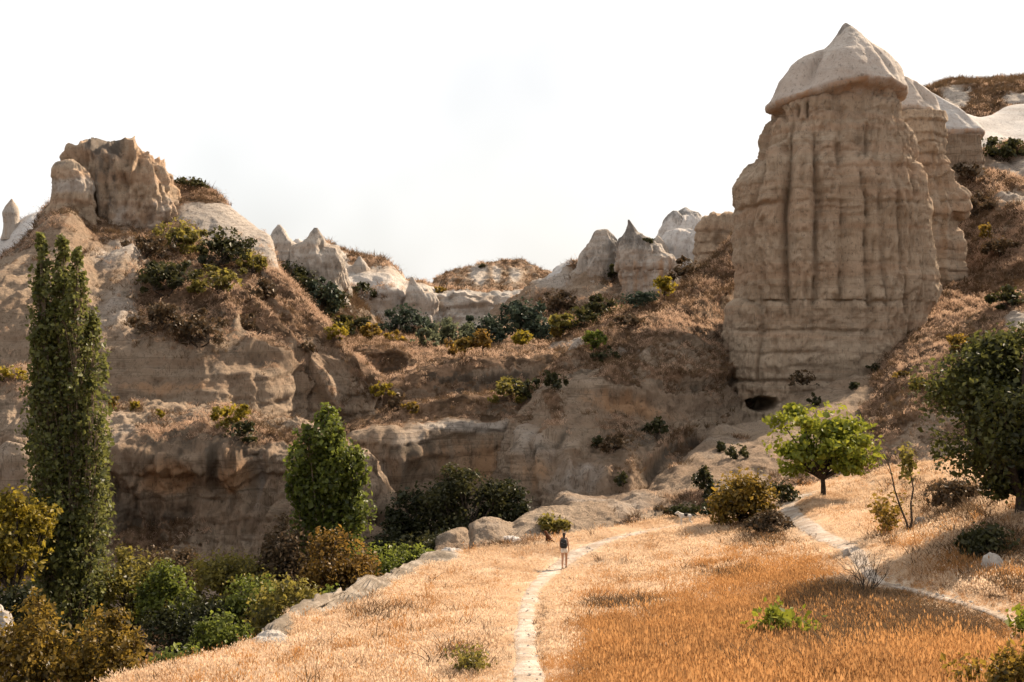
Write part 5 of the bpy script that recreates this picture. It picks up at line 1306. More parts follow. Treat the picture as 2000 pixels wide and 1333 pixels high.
# ------------------------------------------------------------------ footpaths
def path_material():
    t = NT('path_dust')
    n = t.noise((1.3, 1.3, 1.3), 6, 0.7)
    col = t.mix(t.ramp(n, 0.35, 0.68), (0.27, 0.21, 0.16), (0.46, 0.39, 0.33))
    col = t.mix(t.math('MULTIPLY', t.ramp(t.noise((0.45, 0.45, 0.45), 3, 0.6), 0.45, 0.65), 0.55), col, (0.30, 0.215, 0.145))
    col = t.mix(t.math('MULTIPLY', t.ramp(t.noise((7, 7, 7), 4, 0.7), 0.55, 0.72), 0.5), col, (0.2, 0.15, 0.11))
    b = t.n('ShaderNodeBump', ins={'Strength': 0.8, 'Distance': 0.12, 'Height': t.noise((3.5, 3.5, 3.5), 6, 0.7)})
    bs = t.n('ShaderNodeBsdfPrincipled', ins={'Base Color': col, 'Roughness': 0.95, 'Normal': b.outputs[0]})
    bs.inputs['Specular IOR Level'].default_value = 0.1
    t.n('ShaderNodeOutputMaterial', ins={'Surface': bs.outputs[0]})
    return t.m
M_PATH = path_material()
PATHS = {
    'footpath_walker': [(1036, 1420, 40), (1034, 1345, 33), (1030, 1300, 27), (1026, 1250, 23), (1028, 1200, 20), (1042, 1155, 20), (1070, 1125, 19), (1105, 1098, 19), (1140, 1076, 17), (1185, 1058, 13), (1240, 1044, 9), (1290, 1034, 6), (1335, 1026, 3)],
    'footpath_upper': [(1580, 966, 10), (1556, 976, 16), (1540, 990, 17), (1548, 1006, 18), (1580, 1030, 22), (1615, 1052, 23), (1645, 1066, 22), (1672, 1082, 18), (1690, 1110, 15), (1712, 1136, 11), (1770, 1152, 8.5), (1850, 1173, 8), (1920, 1193, 9), (1965, 1212, 11), (2010, 1232, 14), (2080, 1262, 20)],
}
meadow_bvh = [b for n, b in TERRAIN if n == 'meadow'][0]
PATH_PTS = []
for nm, pts in PATHS.items():
    a = np.array(pts, float)
    s = np.concatenate([[0], np.cumsum(np.hypot(*np.diff(a[:, :2], axis=0).T))])
    sq = np.arange(0, s[-1], 4.0)
    cx, cy, wd = (pchip(s, a[:, k], sq) for k in range(3))
    rows3 = []
    for i in range(len(sq)):
        h = hit(cx[i], cy[i], 'meadow')
        rows3.append(np.array(h[0]) if h else rows3[-1])
    c3 = np.array(rows3)
    k = np.ones(5) / 5
    c3 = np.stack([np.convolve(np.pad(c3[:, j], 2, mode='edge'), k, mode='valid') for j in range(3)], 1)
    dirv = np.gradient(c3[:, :2], axis=0); dirv /= np.linalg.norm(dirv, axis=1)[:, None]
    side = np.stack([dirv[:, 1], -dirv[:, 0]], 1)
    # a picture half-width of wd pixels measured across the path on the ground
    pxs_ = side[:, 0] * F / c3[:, 1]; pys_ = side[:, 1] * F * c3[:, 2] / c3[:, 1] ** 2
    wm = np.clip(wd * 0.85 / np.maximum(np.hypot(pxs_, pys_), 4), 0.12, 1.1)
    u = np.linspace(-1, 1, 13)
    rag = 1 + 0.45 * fbm(np.stack([c3[:, 0], c3[:, 1], 0 * c3[:, 0]], 1), 1.5, 3, 5)
    G = np.zeros((len(sq), 13, 3))
    G[..., :2] = c3[:, None, :2] + side[:, None] * (u[None, :] * (wm * rag)[:, None])[..., None]
    for i in range(len(sq)):
        for j in range(13):
            l, n_, ix, dd = meadow_bvh.ray_cast(Vector((G[i, j, 0], G[i, j, 1], 30)), Vector((0, 0, -1)))
            G[i, j, 2] = (l.z if l else c3[i, 2])
    G[..., 2] += 0.045 - 0.035 * np.abs(u)[None, :] ** 3 + 0.03 * fbm(G, 0.6, 3, 9)
    tag(add('footpath', G, grid_faces(len(sq), 13), M_PATH), kind='structure')
    PATH_PTS.append((c3, wm))

# ------------------------------------------------------------------ dry grass and scrub
def grass_material(name, ca, cb, cc, trans=0.5):
    t = NT(name)
    rnd = t.n('ShaderNodeObjectInfo').outputs['Random']
    big = t.noise((0.35, 0.35, 0.35), 4, 0.6)
    col = t.mix(rnd, ca, cb)
    col = t.mix(t.ramp(big, 0.42, 0.66), col, cc)
    col = t.mix(t.math('MULTIPLY', t.attr('tint'), 0.5), col, cb)
    d = t.n('ShaderNodeBsdfDiffuse', ins={'Color': col})
    tr = t.n('ShaderNodeBsdfTranslucent', ins={'Color': col})
    m1 = t.n('ShaderNodeMixShader', ins={0: trans})
    t.t.links.new(d.outputs[0], m1.inputs[1]); t.t.links.new(tr.outputs[0], m1.inputs[2])
    t.n('ShaderNodeOutputMaterial', ins={'Surface': m1.outputs[0]})
    return t.m
M_STRAW = grass_material('grass_straw', (0.48, 0.325, 0.205), (0.69, 0.535, 0.385), (0.44, 0.275, 0.15))
M_ORANGE = grass_material('grass_orange', (0.31, 0.135, 0.042), (0.45, 0.245, 0.10), (0.22, 0.105, 0.042))
M_PINK = grass_material('grass_hill', (0.35, 0.225, 0.148), (0.58, 0.41, 0.29), (0.25, 0.158, 0.103))
M_BROWN = grass_material('scrub_twigs', (0.075, 0.047, 0.028), (0.17, 0.105, 0.06), (0.11, 0.075, 0.042), 0.25)

def tuft_mesh(name, mat, n, hgt, spread, lean, wid, seed, heads=True):
    rng = np.random.default_rng(seed)
    V = []; Fc = []; T = []
    for i in range(n):
        r = spread * math.sqrt(rng.uniform()); a = rng.uniform(0, 6.283)
        b = np.array([r * math.cos(a), r * math.sin(a), -0.06])
        d = rng.normal(size=2) * lean + 0.5 * b[:2] / max(spread, 1e-3) * lean
        h = hgt * rng.uniform(.55, 1.1)
        m = b + np.array([d[0] * h * .35, d[1] * h * .35, h * .55]); t = b + np.array([d[0] * h, d[1] * h, h])
        f = rng.uniform(0, 6.283); w = np.array([math.cos(f), math.sin(f), 0]) * wid
        k = len(V)
        V += [b - w, b + w, m + w * .8, m - w * .8, t + w * .25, t - w * .25]
        Fc += [(k, k + 1, k + 2, k + 3), (k + 3, k + 2, k + 4, k + 5)]
        v = rng.uniform(); T += [v] * 6
        if heads and rng.uniform() < .6:
            f2 = f + 1.3; w2 = np.array([math.cos(f2), math.sin(f2), 0]) * wid * 2.2
            k = len(V); q = t - np.array([0, 0, h * .16])
            V += [q, (q + t) / 2 + w2, t + np.array([0, 0, .02]), (q + t) / 2 - w2]
            Fc += [(k, k + 1, k + 2, k + 3)]; T += [1.0] * 4
    me = make_mesh(name, np.array(V), np.array(Fc), {'tint': np.array(T)}, False)
    me.materials.append(mat)
    return me

def tuft_collection(name, meshes):
    c = bpy.data.collections.new(name)
    for i, me in enumerate(meshes):
        c.objects.link(bpy.data.objects.new('%s_tuft' % name, me))
    return c
C_STRAW = tuft_collection('straw', [tuft_mesh('straw_tuft', M_STRAW, 11, .15, .15, .55, .0058, 400 + i) for i in range(4)])
C_ORANGE = tuft_collection('orange', [tuft_mesh('orange_tuft', M_ORANGE, 12, .34, .15, .30, .0060, 420 + i) for i in range(4)])
C_HILL = tuft_collection('hillgrass', [tuft_mesh('hill_tuft', M_PINK, 12, .42, .36, .6, .022, 440 + i) for i in range(3)])
C_SCRUB = tuft_collection('scrub', [tuft_mesh('scrub_tuft', M_BROWN, 16, .48, .32, .75, .020, 460 + i, False) for i in range(3)])

def scatter_group(coll):
    g = bpy.data.node_groups.new('scatter_' + coll.name, 'GeometryNodeTree')
    g.interface.new_socket('Geometry', in_out='INPUT', socket_type='NodeSocketGeometry')
    g.interface.new_socket('Geometry', in_out='OUTPUT', socket_type='NodeSocketGeometry')
    gi = g.nodes.new('NodeGroupInput'); go = g.nodes.new('NodeGroupOutput')
    ci = g.nodes.new('GeometryNodeCollectionInfo')
    ci.inputs['Collection'].default_value = coll
    ci.inputs['Separate Children'].default_value = True
    ci.inputs['Reset Children'].default_value = True
    ip = g.nodes.new('GeometryNodeInstanceOnPoints')
    ip.inputs['Pick Instance'].default_value = True
    def na(nm, typ):
        n = g.nodes.new('GeometryNodeInputNamedAttribute'); n.data_type = typ
        n.inputs['Name'].default_value = nm
        return [o for o in n.outputs if o.enabled and o.name == 'Attribute'][0]
    L = g.links.new
    L(gi.outputs[0], ip.inputs['Points']); L(ci.outputs[0], ip.inputs['Instance'])
    L(na('rot', 'FLOAT_VECTOR'), ip.inputs['Rotation']); L(na('scl', 'FLOAT_VECTOR'), ip.inputs['Scale'])
    L(na('idx', 'INT'), ip.inputs['Instance Index'])
    L(ip.outputs[0], go.inputs[0])
    return g

def scatter(name, label, pts, scl, coll, seed, tilt=0.12):
    rng = np.random.default_rng(seed)
    n = len(pts)
    me = bpy.data.meshes.new(name)
    me.vertices.add(n); me.vertices.foreach_set('co', np.asarray(pts, np.float32).ravel())
    rot = np.stack([rng.normal(0, tilt, n), rng.normal(0, tilt, n), rng.uniform(0, 6.283, n)], 1).astype(np.float32)
    a = me.attributes.new('rot', 'FLOAT_VECTOR', 'POINT'); a.data.foreach_set('vector', rot.ravel())
    a = me.attributes.new('scl', 'FLOAT_VECTOR', 'POINT'); a.data.foreach_set('vector', np.asarray(scl, np.float32).ravel())
    a = me.attributes.new('idx', 'INT', 'POINT'); a.data.foreach_set('value', rng.integers(0, 12, n).astype(np.int32) % len(coll.objects))
    o = link(bpy.data.objects.new(name, me))
    md = o.modifiers.new('scatter', 'NODES'); md.node_group = scatter_group(coll)
    o['kind'] = 'stuff'; o['label'] = label
    return o

def sample(sh, n, wfun, rng):
    G = sh['G']
    a, b, c, d = G[:-1, :-1], G[:-1, 1:], G[1:, 1:], G[1:, :-1]
    area = np.linalg.norm(np.cross(c - a, d - b), axis=-1) / 2
    w = area * wfun(sh)[:-1, :-1]
    w = np.maximum(w, 0).ravel()
    if w.sum() <= 0: return np.zeros((0, 3)), np.zeros(0, int)
    i = rng.choice(len(w), n, p=w / w.sum())
    u, v = rng.uniform(size=(n, 1)), rng.uniform(size=(n, 1))
    A, B, C_, D_ = (k.reshape(-1, 3)[i] for k in (a, b, c, d))
    return (A * (1 - u) + B * u) * (1 - v) + (D_ * (1 - u) + C_ * u) * v, i

rngs = np.random.default_rng(77)
def path_clear(p, extra=0.0):
    ok = np.ones(len(p), bool)
    jit = rngs.uniform(size=len(p))
    for c3, wm in PATH_PTS:
        s = np.concatenate([[0], np.cumsum(np.linalg.norm(np.diff(c3[:, :2], axis=0), axis=1))])
        q = np.arange(0, s[-1], 0.2)
        X, Y, W = (np.interp(q, s, v) for v in (c3[:, 0], c3[:, 1], wm))
        near = np.where((p[:, 0] > X.min() - 2) & (p[:, 0] < X.max() + 2))[0]
        o = np.argsort(p[near, 1]); near = near[o]; ys = p[near, 1]
        for k in range(len(q)):
            a, b = np.searchsorted(ys, (Y[k] - 1.5, Y[k] + 1.5))
            i = near[a:b]
            ok[i] &= (p[i, 0] - X[k]) ** 2 + (p[i, 1] - Y[k]) ** 2 > (W[k] * (.62 + .5 * jit[i]) + 0.05 + extra) ** 2
    return ok
def path_dist(p):
    c = np.vstack([c3 for c3, _ in PATH_PTS])
    d = np.full(len(p), 9.0)
    for x, y, _z in c[::2]:
        d = np.minimum(d, np.hypot(p[:, 0] - x, p[:, 1] - y))
    return d
def orange_mask(sx, sy, p):
    lim = np.interp(sx, [1040, 1060, 1250, 1400, 1520, 1600, 1760, 1850, 1920, 1990, 2200], [1500, 1285, 1222, 1185, 1160, 1138, 1150, 1172, 1192, 1215, 1290])
    return np.clip(smooth(-110, 190, sy - lim + 170 * fbm(p, 3.2, 4, 88)) * np.where(sx < 1046, 0, .92), 0.0, .9) + 0.012
def scr(p):
    return 1000 + F * p[:, 0] / p[:, 1], HY - F * p[:, 2] / p[:, 1]
def wmeadow(sh):
    D = sh['G'][..., 1]
    return np.where((D > 17) & (D < 90), 1.0 / np.clip(D / 28, 0.8, 3) ** 1.1, 0) * (sh['attrs']['pale'] + .5 * fbm(sh['G'], 1.6, 3, 55) < .42) * (sh['sy'] > 800) * (sh['sy'] < 1420) * (sh['sx'] < 2120) * (sh['sx'] > 100)
p, _ = sample(SHEETS['meadow'], 210000, wmeadow, rngs)
p = p[path_clear(p)]
sx, sy = scr(p)
om = orange_mask(sx, sy, p)
patch = fbm(p, 2.2, 4, 91)
isor = rngs.uniform(size=len(p)) < om
ps = p[~isor]
keep = rngs.uniform(size=len(ps)) < np.clip(0.85 + 1.3 * patch[~isor], 0.35, 1)
ps = ps[keep]; pt = patch[~isor][keep]
sc = (0.4 + 0.6 * smooth(.3, 1.2, path_dist(ps))) * (0.75 + 0.9 * np.clip(pt + .25, 0, 1)) * rngs.uniform(.7, 1.25, len(ps)) * (1 + ps[:, 1] / 160)
scatter('straw_grass', 'pale dry straw grass covering the sunlit meadow', ps, np.stack([sc, sc, sc * rngs.uniform(.7, 1.2, len(ps))], 1), C_STRAW, 501)
po = p[isor]
po = np.vstack([po, po + rngs.normal(0, .18, po.shape) * np.array([1, 1, 0])])
po = po[path_clear(po)]
sc = rngs.uniform(.75, 1.2, len(po)) * (1 + 0.35 * fbm(po, 3.0, 3, 93)) * (0.3 + 0.7 * smooth(.5, 2.2, path_dist(po))) * np.where(rngs.uniform(size=len(po)) < .06, 1.55, 1.0)
scatter('orange_grass', 'tall orange-brown grass in the lower right of the meadow', po, np.stack([sc, sc, sc], 1), C_ORANGE, 502, 0.08)
# dark weeds in the meadow: along the lower path bank and in scattered patches; those lower right also stand in for shade
def weed_shade_mask(sx, sy, p):
    m = 0
    for (x, y, rx, ry, v) in ((1700, 1182, 120, 26, 1), (1850, 1215, 100, 26, 1), (1740, 1235, 170, 50, .8), (1640, 1290, 120, 40, .5), (1300, 1290, 60, 14, .25), (1450, 1320, 80, 12, .25), (1180, 1320, 60, 10, .2), (1240, 1188, 45, 9, .8), (1440, 1125, 60, 10, .7), (1190, 1188, 40, 8, .5), (930, 1290, 55, 25, .5), (1050, 1250, 16, 60, .8), (1500, 1045, 70, 25, .7), (1950, 1080, 90, 50, .6), (1860, 985, 90, 40, .5),
                              (1060, 1200, 14, 20, .6), (740, 1200, 60, 12, .35), (1560, 1000, 20, 16, .5), (960, 1240, 25, 10, .5), (1910, 1150, 100, 26, .5), (1720, 1060, 40, 14, .3)):
        m = np.maximum(m, v * np.exp(-(((sx - x) / rx) ** 2 + ((sy - y) / ry) ** 2)))
    return m
q, _ = sample(SHEETS['meadow'], 60000, wmeadow, rngs)
sx, sy = scr(q)
q = q[(rngs.uniform(size=len(q)) < np.maximum(weed_shade_mask(sx, sy, q) * .75, 0.006)) & path_clear(q)]
def wbrush_shade(sh):  # denser dark tufts below the side path: brush plus imitated shade
    g = np.exp(-((sh['sx'] - 1700) / 110) ** 2 - ((sh['sy'] - 1200) / 30) ** 2) + np.exp(-((sh['sx'] - 1840) / 90) ** 2 - ((sh['sy'] - 1235) / 26) ** 2) + .5 * np.exp(-((sh['sx'] - 1640) / 90) ** 2 - ((sh['sy'] - 1262) / 34) ** 2)
    return np.where(g > .12, g, 0)
qb, _ = sample(SHEETS['meadow'], 9000, wbrush_shade, rngs)
q = np.vstack([q, qb[path_clear(qb)]])
sc = rngs.uniform(.45, .95, len(q)) * (0.35 + 0.65 * smooth(.5, 1.8, path_dist(q)))
scatter('meadow_weeds', 'dark dry weeds in patches among the meadow grass, the lower right ones doubling as shade', q, np.stack([sc, sc, sc], 1), C_SCRUB, 503)
# hills
SHRUB_SPOTS = [(h[2], h[3], h[4]) for h in HS if h[0] == 'hill_shrub']
hg, hs = [], []
for nm, n in (('hill_left', 9000), ('cliff_left', 4000), ('valley_terraces', 7000), ('hill_middle', 9500), ('hill_right', 11000), ('hill_back', 6000), ('cliff_back', 2500), ('hill_far', 3000), ('plateau_far', 3500), ('scree_slope', 2600), ('slope_left', 500), ('rock_rim', 700), ('cleft_slope', 1800)):
    sh = SHEETS[nm]
    def wv(s):
        front = (s['N'] * s['G']).sum(-1) / np.linalg.norm(s['G'], axis=-1)
        extra = 0
        for (x_, y_, w_) in SHRUB_SPOTS:
            if abs(x_ - s['sx'].mean()) < 900:
                extra = np.maximum(extra, np.exp(-((s['sx'] - x_) / (w_ * .8)) ** 2 - ((s['sy'] - y_) / (w_ * .4)) ** 2))
        return (smooth(0.22, 0.75, s['attrs']['veg']) + 1.6 * extra) * (front < 0.15) / s['G'][..., 1] ** 0.5 * (s['sx'] < 2080) * (s['sx'] > -80)
    pp, ii = sample(sh, n, wv, rngs)
    br = fbm(pp, 7.0, 3, 95) + rngs.normal(0, .25, len(pp))
    s_ = rngs.uniform(.5, 1.2, len(pp)) * np.clip(pp[:, 1] / 115, .75, 1.9)
    br = br + {'cleft_slope': 5, 'plateau_far': .5, 'hill_far': .2, 'hill_middle': .12}.get(nm, 0)
    hg.append(np.column_stack([pp, s_])[br < 0.08]); hs.append(np.column_stack([pp, s_ * 1.1])[br >= 0.08])
hg = np.vstack(hg); hs = np.vstack(hs)
scatter('hill_grass', 'short pinkish dry grass on the slopes around the valley', hg[:, :3], np.repeat(hg[:, 3:] * .95, 3, 1), C_HILL, 504, .25)
scatter('hill_scrub', 'brown twiggy scrub on the slopes around the valley', hs[:, :3], np.repeat(hs[:, 3:], 3, 1), C_SCRUB, 505, .25)

# loose pebbles on and beside the footpaths
pv, pf, pn = [], [], 0
prng = np.random.default_rng(909)
ico = np.array([(0, 0, 1), (.9, 0, .2), (.28, .86, .2), (-.73, .53, .2), (-.73, -.53, .2), (.28, -.86, .2), (0, 0, -.6)], float)
icf = np.array([(0, 1, 2), (0, 2, 3), (0, 3, 4), (0, 4, 5), (0, 5, 1), (6, 2, 1), (6, 3, 2), (6, 4, 3), (6, 5, 4), (6, 1, 5)])
for c3, wm in PATH_PTS:
    for _ in range(260):
        k = int(prng.integers(0, len(c3)))
        off = prng.normal() * wm[k] * .9
        x, y = c3[k, 0] + off, c3[k, 1] + prng.normal() * .4
        l, n_, ix, dd = meadow_bvh.ray_cast(Vector((x, y, 30)), Vector((0, 0, -1)))
        if l is None: continue
        s_ = 0.012 + 0.055 * prng.uniform() ** 3
        sh_ = ico * (1 + prng.normal(size=(7, 1)) * .2) * np.array([1.2, 1.0, .65]) * s_
        an = prng.uniform(0, 6.28); rm = np.array([[math.cos(an), -math.sin(an), 0], [math.sin(an), math.cos(an), 0], [0, 0, 1]])
        pv.append(sh_ @ rm.T + np.array([x, y, l.z + .045 + s_ * .2])); pf.append(icf + pn); pn += 7
o_ = add('pebbles', np.vstack(pv), np.vstack(pf), M_SPIRE, smooth_shade=False)
tag(o_, 'small pale pebbles scattered along the dusty footpaths', kind='stuff')
# ------------------------------------------------------------------ walker and dogs
def skin_obj(name, verts, edges, radii, mat, parent, sub=2, root=0):
    me = bpy.data.meshes.new(name)
    me.from_pydata([tuple(v) for v in verts], edges, [])
    me.materials.append(mat)
    o = link(bpy.data.objects.new(name, me))
    md = o.modifiers.new('skin', 'SKIN')
    md.use_smooth_shade = True
    if not me.skin_vertices:
        raise RuntimeError('no skin layer')
    sv = me.skin_vertices[0].data
    for i, r in enumerate(radii):
        sv[i].radius = (r, r) if not isinstance(r, tuple) else r
        sv[i].use_root = (i == root)
    ss = o.modifiers.new('subdivision', 'SUBSURF'); ss.levels = sub; ss.render_levels = sub
    o.parent = parent
    return o
class Sk:
    def __init__(s): s.v = []; s.e = []; s.r = []
    def p(s, co, r, prev=None):
        s.v.append(co); s.r.append(r); i = len(s.v) - 1
        if prev is not None: s.e.append((prev, i))
        return i
    def chain(s, prev, pts):
        for co, r in pts: prev = s.p(co, r, prev)
        return prev
M_SKIN = plain('skin', (0.42, 0.23, 0.14), 0.6, 0.3, 0.08)
M_HAIR = plain('hair', (0.03, 0.018, 0.012), 0.5, 0.4, 0.3, 20)
M_SHIRT = plain('white_cotton', (0.62, 0.58, 0.52), 0.9, 0.1, 0.08)
M_PACK = plain('black_nylon', (0.012, 0.013, 0.014), 0.6, 0.3, 0.3, 14)
M_SHOE = plain('dark_shoes', (0.05, 0.035, 0.03), 0.8, 0.2, 0.3)
M_LOGO = plain('pack_label', (0.55, 0.58, 0.6), 0.5, 0.3, 0.05)
M_BROWNDOG = plain('brown_fur', (0.09, 0.035, 0.016), 0.9, 0.15, 0.4, 18)
M_WHITEFUR = plain('white_fur', (0.55, 0.49, 0.42), 0.9, 0.15, 0.2, 18)
M_BLACKFUR = plain('black_fur', (0.018, 0.016, 0.015), 0.8, 0.2, 0.4, 18)
M_EYE = plain('dark_eye', (0.01, 0.008, 0.006), 0.2, 0.5, 0.05)

hp = np.array(hit(1102, 1113, 'meadow')[0]) + np.array([0, 0, 0.03])
walker = thing('person', hp, 'walker seen from behind with a black backpack and white shorts on the footpath', 'person')
walker.rotation_euler = (0, 0, math.radians(-14)); walker.scale = (1.07,) * 3
b = Sk()
pel = b.p((0, 0, .93), (.135, .10))
sp1 = b.p((0, .01, 1.06), (.118, .088), pel); sp2 = b.p((0, .015, 1.20), (.132, .095), sp1); ch = b.p((0, .01, 1.34), (.135, .088), sp2)
nk = b.p((0, .012, 1.45), .052, ch); hd0 = b.p((0, .02, 1.52), .060, nk); hd1 = b.p((0, .03, 1.585), (.078, .092), hd0); hd2 = b.p((0, .022, 1.645), (.072, .086), hd1)
b.p((0, .115, 1.575), .014, hd1)                                            # nose
for s, fy, kz in ((-1, -.16, .48), (1, .22, .50)):                           # left leg trailing, right leg ahead
    h = b.p((s * .075, 0, .86), .085, pel)
    k = b.chain(h, [((s * .075, fy * .35 + .02, .66), .074), ((s * .066, fy * .55 + .05, kz), .054), ((s * .06, fy * .75, .34), .056), ((s * .05, fy - .01, .10), .036)])
    b.chain(k, [((s * .053, fy + .05, .045), .036), ((s * .056, fy + .15, .03), .03)])
for s in (-1, 1):
    sh = b.p((s * .155, .0, 1.39), .055, ch)
    fw_ = .10 if s < 0 else -.04
    wr = b.chain(sh, [((s * .185, -.02 + fw_ * .3, 1.26), .042), ((s * .205, -.03 + fw_ * .5, 1.11), .034), ((s * .212, .0 + fw_, .97), .030), ((s * .215, .03 + fw_, .88), .023)])
    pm = b.p((s * .216, .04 + fw_, .82), (.020, .034), wr)
    for i, (oy, L) in enumerate(((.03, .075), (.012, .085), (-.006, .08), (-.022, .062))):
        b.chain(pm, [((s * .217, .04 + fw_ + oy, .782), .0088), ((s * .214, .046 + fw_ + oy, .782 - L * .55), .0082), ((s * .206, .052 + fw_ + oy, .782 - L), .0075)])
    b.chain(pm, [((s * .210, .078 + fw_, .815), .0095), ((s * .205, .09 + fw_, .785), .0085)])
skin_obj('body', b.v, b.e, b.r, M_SKIN, walker)
t_ = Sk(); a0 = t_.p((0, .0, .97), (.142, .108)); a1 = t_.p((0, .01, 1.08), (.128, .098), a0); a2 = t_.p((0, .015, 1.2), (.14, .105), a1); a3 = t_.p((0, .01, 1.33), (.142, .10), a2); a4 = t_.p((0, .01, 1.40), (.10, .07), a3)
for s in (-1, 1): t_.p((s * .13, .0, 1.40), .058, a3)
skin_obj('shirt', t_.v, t_.e, t_.r, M_SHIRT, walker)
t_ = Sk(); a0 = t_.p((0, 0, 1.0), (.14, .108)); a1 = t_.p((0, 0, .90), (.152, .118), a0)
for s, fy in ((-1, -.16), (1, .22)):
    x = t_.p((s * .08, fy * .1, .84), .096, a1); t_.p((s * .078, fy * .3, .72), .092, x)
skin_obj('shorts', t_.v, t_.e, t_.r, M_SHIRT, walker)
for s, fy in ((-1, -.16), (1, .22)):
    t_ = Sk(); a0 = t_.p((s * .051, fy - .03, .10), .044); t_.chain(a0, [((s * .053, fy - .02, .045), .047), ((s * .056, fy + .08, .038), .042), ((s * .058, fy + .16, .03), .034)])
    skin_obj('shoe', t_.v, t_.e, t_.r, M_SHOE, walker, 2)
t_ = Sk(); a0 = t_.p((0, .0, 1.665), (.082, .092)); a1 = t_.p((0, -.035, 1.62), (.086, .07), a0); a2 = t_.p((0, -.06, 1.545), (.066, .05), a1); t_.chain(a2, [((0, -.075, 1.47), (.05, .035)), ((0, -.08, 1.40), (.03, .022))])
skin_obj('hair', t_.v, t_.e, t_.r, M_HAIR, walker)
for s in (-1, 1):
    t_ = Sk(); a0 = t_.p((s * .082, .025, 1.60), .014); t_.p((s * .084, .02, 1.57), .011, a0)
    skin_obj('ear', t_.v, t_.e, t_.r, M_SKIN, walker, 1)
    t_ = Sk(); a0 = t_.p((s * .03, .108, 1.605), .010); t_.p((s * .034, .107, 1.605), .009, a0)
    skin_obj('eye', t_.v, t_.e, t_.r, M_EYE, walker, 1)
t_ = Sk(); a0 = t_.p((-.022, .112, 1.545), .008); t_.p((.022, .112, 1.545), .008, a0)
skin_obj('mouth', t_.v, t_.e, t_.r, plain('lips', (.3, .1, .08), .5, .3, .05), walker, 1)

pack = thing('backpack', hp, 'black rounded backpack with two small pale marks worn by the walker', 'backpack')
pack.rotation_euler = walker.rotation_euler; pack.scale = (1.24, 1.07, 1.07)
t_ = Sk(); a0 = t_.p((0, -.17, .97), (.135, .085)); t_.chain(a0, [((0, -.185, 1.08), (.155, .105)), ((0, -.185, 1.22), (.155, .105)), ((0, -.175, 1.36), (.14, .09)), ((0, -.16, 1.42), (.09, .06))])
skin_obj('bag', t_.v, t_.e, t_.r, M_PACK, pack)
t_ = Sk(); a0 = t_.p((0, -.275, 1.0), (.09, .035)); t_.chain(a0, [((0, -.285, 1.08), (.10, .04)), ((0, -.28, 1.15), (.09, .035))])
skin_obj('pocket', t_.v, t_.e, t_.r, M_PACK, pack)
for s in (-1, 1):
    t_ = Sk(); a0 = t_.p((s * .085, -.09, 1.41), (.025, .012)); t_.chain(a0, [((s * .09, .01, 1.455), (.025, .012)), ((s * .095, .10, 1.36), (.025, .012)), ((s * .10, .125, 1.22), (.022, .012)), ((s * .115, .04, 1.06), (.018, .012)), ((s * .115, -.10, 1.0), (.018, .012))])
    skin_obj('strap', t_.v, t_.e, t_.r, M_PACK, pack, 1)
for x, z in ((-.045, 1.27), (.06, 1.24)):
    t_ = Sk(); a0 = t_.p((x - .014, -.292, z), (.012, .007)); t_.p((x + .014, -.292, z), (.012, .007), a0)
    skin_obj('mark', t_.v, t_.e, t_.r, M_LOGO, pack, 1)

def legs(s, mat_root, x, y, top, fore, prev, r):
    if fore:
        return s.chain(prev, [((x, y, top), r * 1.3), ((x, y - .02, top * .52), r * .8), ((x, y, top * .12), r * .62), ((x + .0, y + .035, .02), r * .75)])
    return s.chain(prev, [((x, y + .02, top), r * 1.7), ((x, y + .055, top * .62), r * 1.15), ((x, y - .065, top * .36), r * .72), ((x, y - .045, top * .1), r * .58), ((x, y - .005, .02), r * .72)])

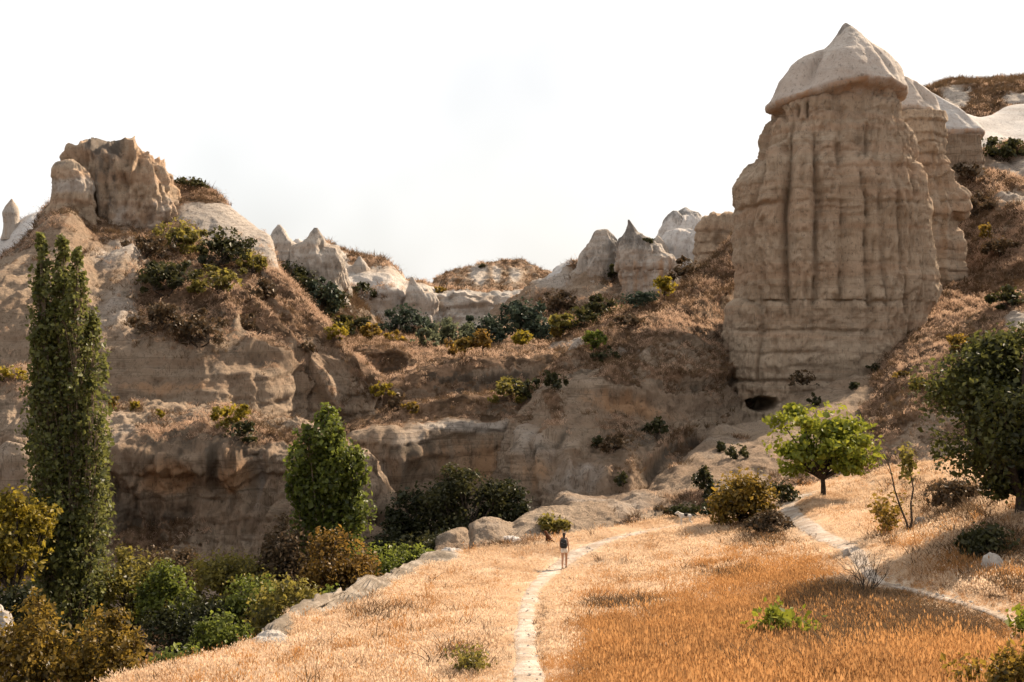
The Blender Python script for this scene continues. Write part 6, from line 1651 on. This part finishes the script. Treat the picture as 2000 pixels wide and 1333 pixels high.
# brown dog, sitting, turned to the left of the picture
dp = np.array(hit(1069, 1061, 'meadow')[0]) + np.array([0, 0, .03])
dog = thing('dog', dp, 'brown dog sitting by the rock rim left of the walker', 'dog')
dog.rotation_euler = (0, 0, math.radians(70)); dog.scale = (1.05,) * 3
s = Sk()
hip = s.p((0, -.20, .13), .105); bl = s.p((0, -.10, .24), .105, hip); che = s.p((0, .01, .36), .105, bl); nkk = s.p((0, .06, .46), .068, che); hd = s.p((0, .09, .54), .066, nkk); mz = s.p((0, .16, .525), .040, hd); s.p((0, .205, .515), .026, mz)
for sd in (-1, 1):
    k = s.p((sd * .07, .03, .30), .05, che); s.chain(k, [((sd * .075, .045, .16), .034), ((sd * .075, .05, .05), .027), ((sd * .075, .085, .02), .030)])
    k = s.p((sd * .09, -.13, .12), .07, hip); s.chain(k, [((sd * .115, -.03, .13), .05), ((sd * .12, -.12, .04), .034), ((sd * .12, -.02, .022), .030)])
    s.chain(hd, [((sd * .055, .07, .565), .026), ((sd * .08, .075, .525), .02)])
s.chain(hip, [((0, -.30, .06), .03), ((.05, -.40, .03), .018), ((.10, -.46, .03), .012)])
skin_obj('body', s.v, s.e, s.r, M_BROWNDOG, dog)

# black and white dog, standing, facing left
dp = np.array(hit(1340, 1028, 'meadow')[0]) + np.array([0, 0, .02])
dog2 = thing('dog', dp, 'black and white dog standing in the grass at the end of the footpath', 'dog')
dog2.rotation_euler = (0, 0, math.radians(88)); dog2.scale = (1.3,) * 3
s = Sk()
sh_ = s.p((0, .20, .43), .095); md_ = s.p((0, .02, .42), .105, sh_); rp = s.p((0, -.17, .44), .085, md_)
nk_ = s.p((0, .30, .50), .065, sh_); hd = s.p((0, .38, .55), .068, nk_); mz = s.p((0, .455, .525), .040, hd); s.p((0, .50, .515), .028, mz)
for sd in (-1, 1):
    legs(s, None, sd * .07, .22, .33, True, sh_, .034)
    legs(s, None, sd * .07, -.20, .36, False, rp, .034)
    s.chain(hd, [((sd * .05, .36, .61), .024), ((sd * .065, .355, .59), .017)])
s.chain(rp, [((0, -.28, .47), .03), ((0, -.38, .43), .026), ((0, -.44, .36), .016)])
skin_obj('body', s.v, s.e, s.r, M_WHITEFUR, dog2)
t_ = Sk(); a0 = t_.p((0, .15, .445), .100); t_.chain(a0, [((0, .02, .44), .112), ((0, -.12, .455), .098)])
skin_obj('saddle_patch', t_.v, t_.e, t_.r, M_BLACKFUR, dog2)
t_ = Sk(); a0 = t_.p((0, -.19, .44), .09); t_.chain(a0, [((0, -.29, .47), .036), ((0, -.38, .43), .03)])
skin_obj('rump_patch', t_.v, t_.e, t_.r, M_BLACKFUR, dog2)
for _o in ROOTS:
    if '_w' in _o:
        del _o['_w']
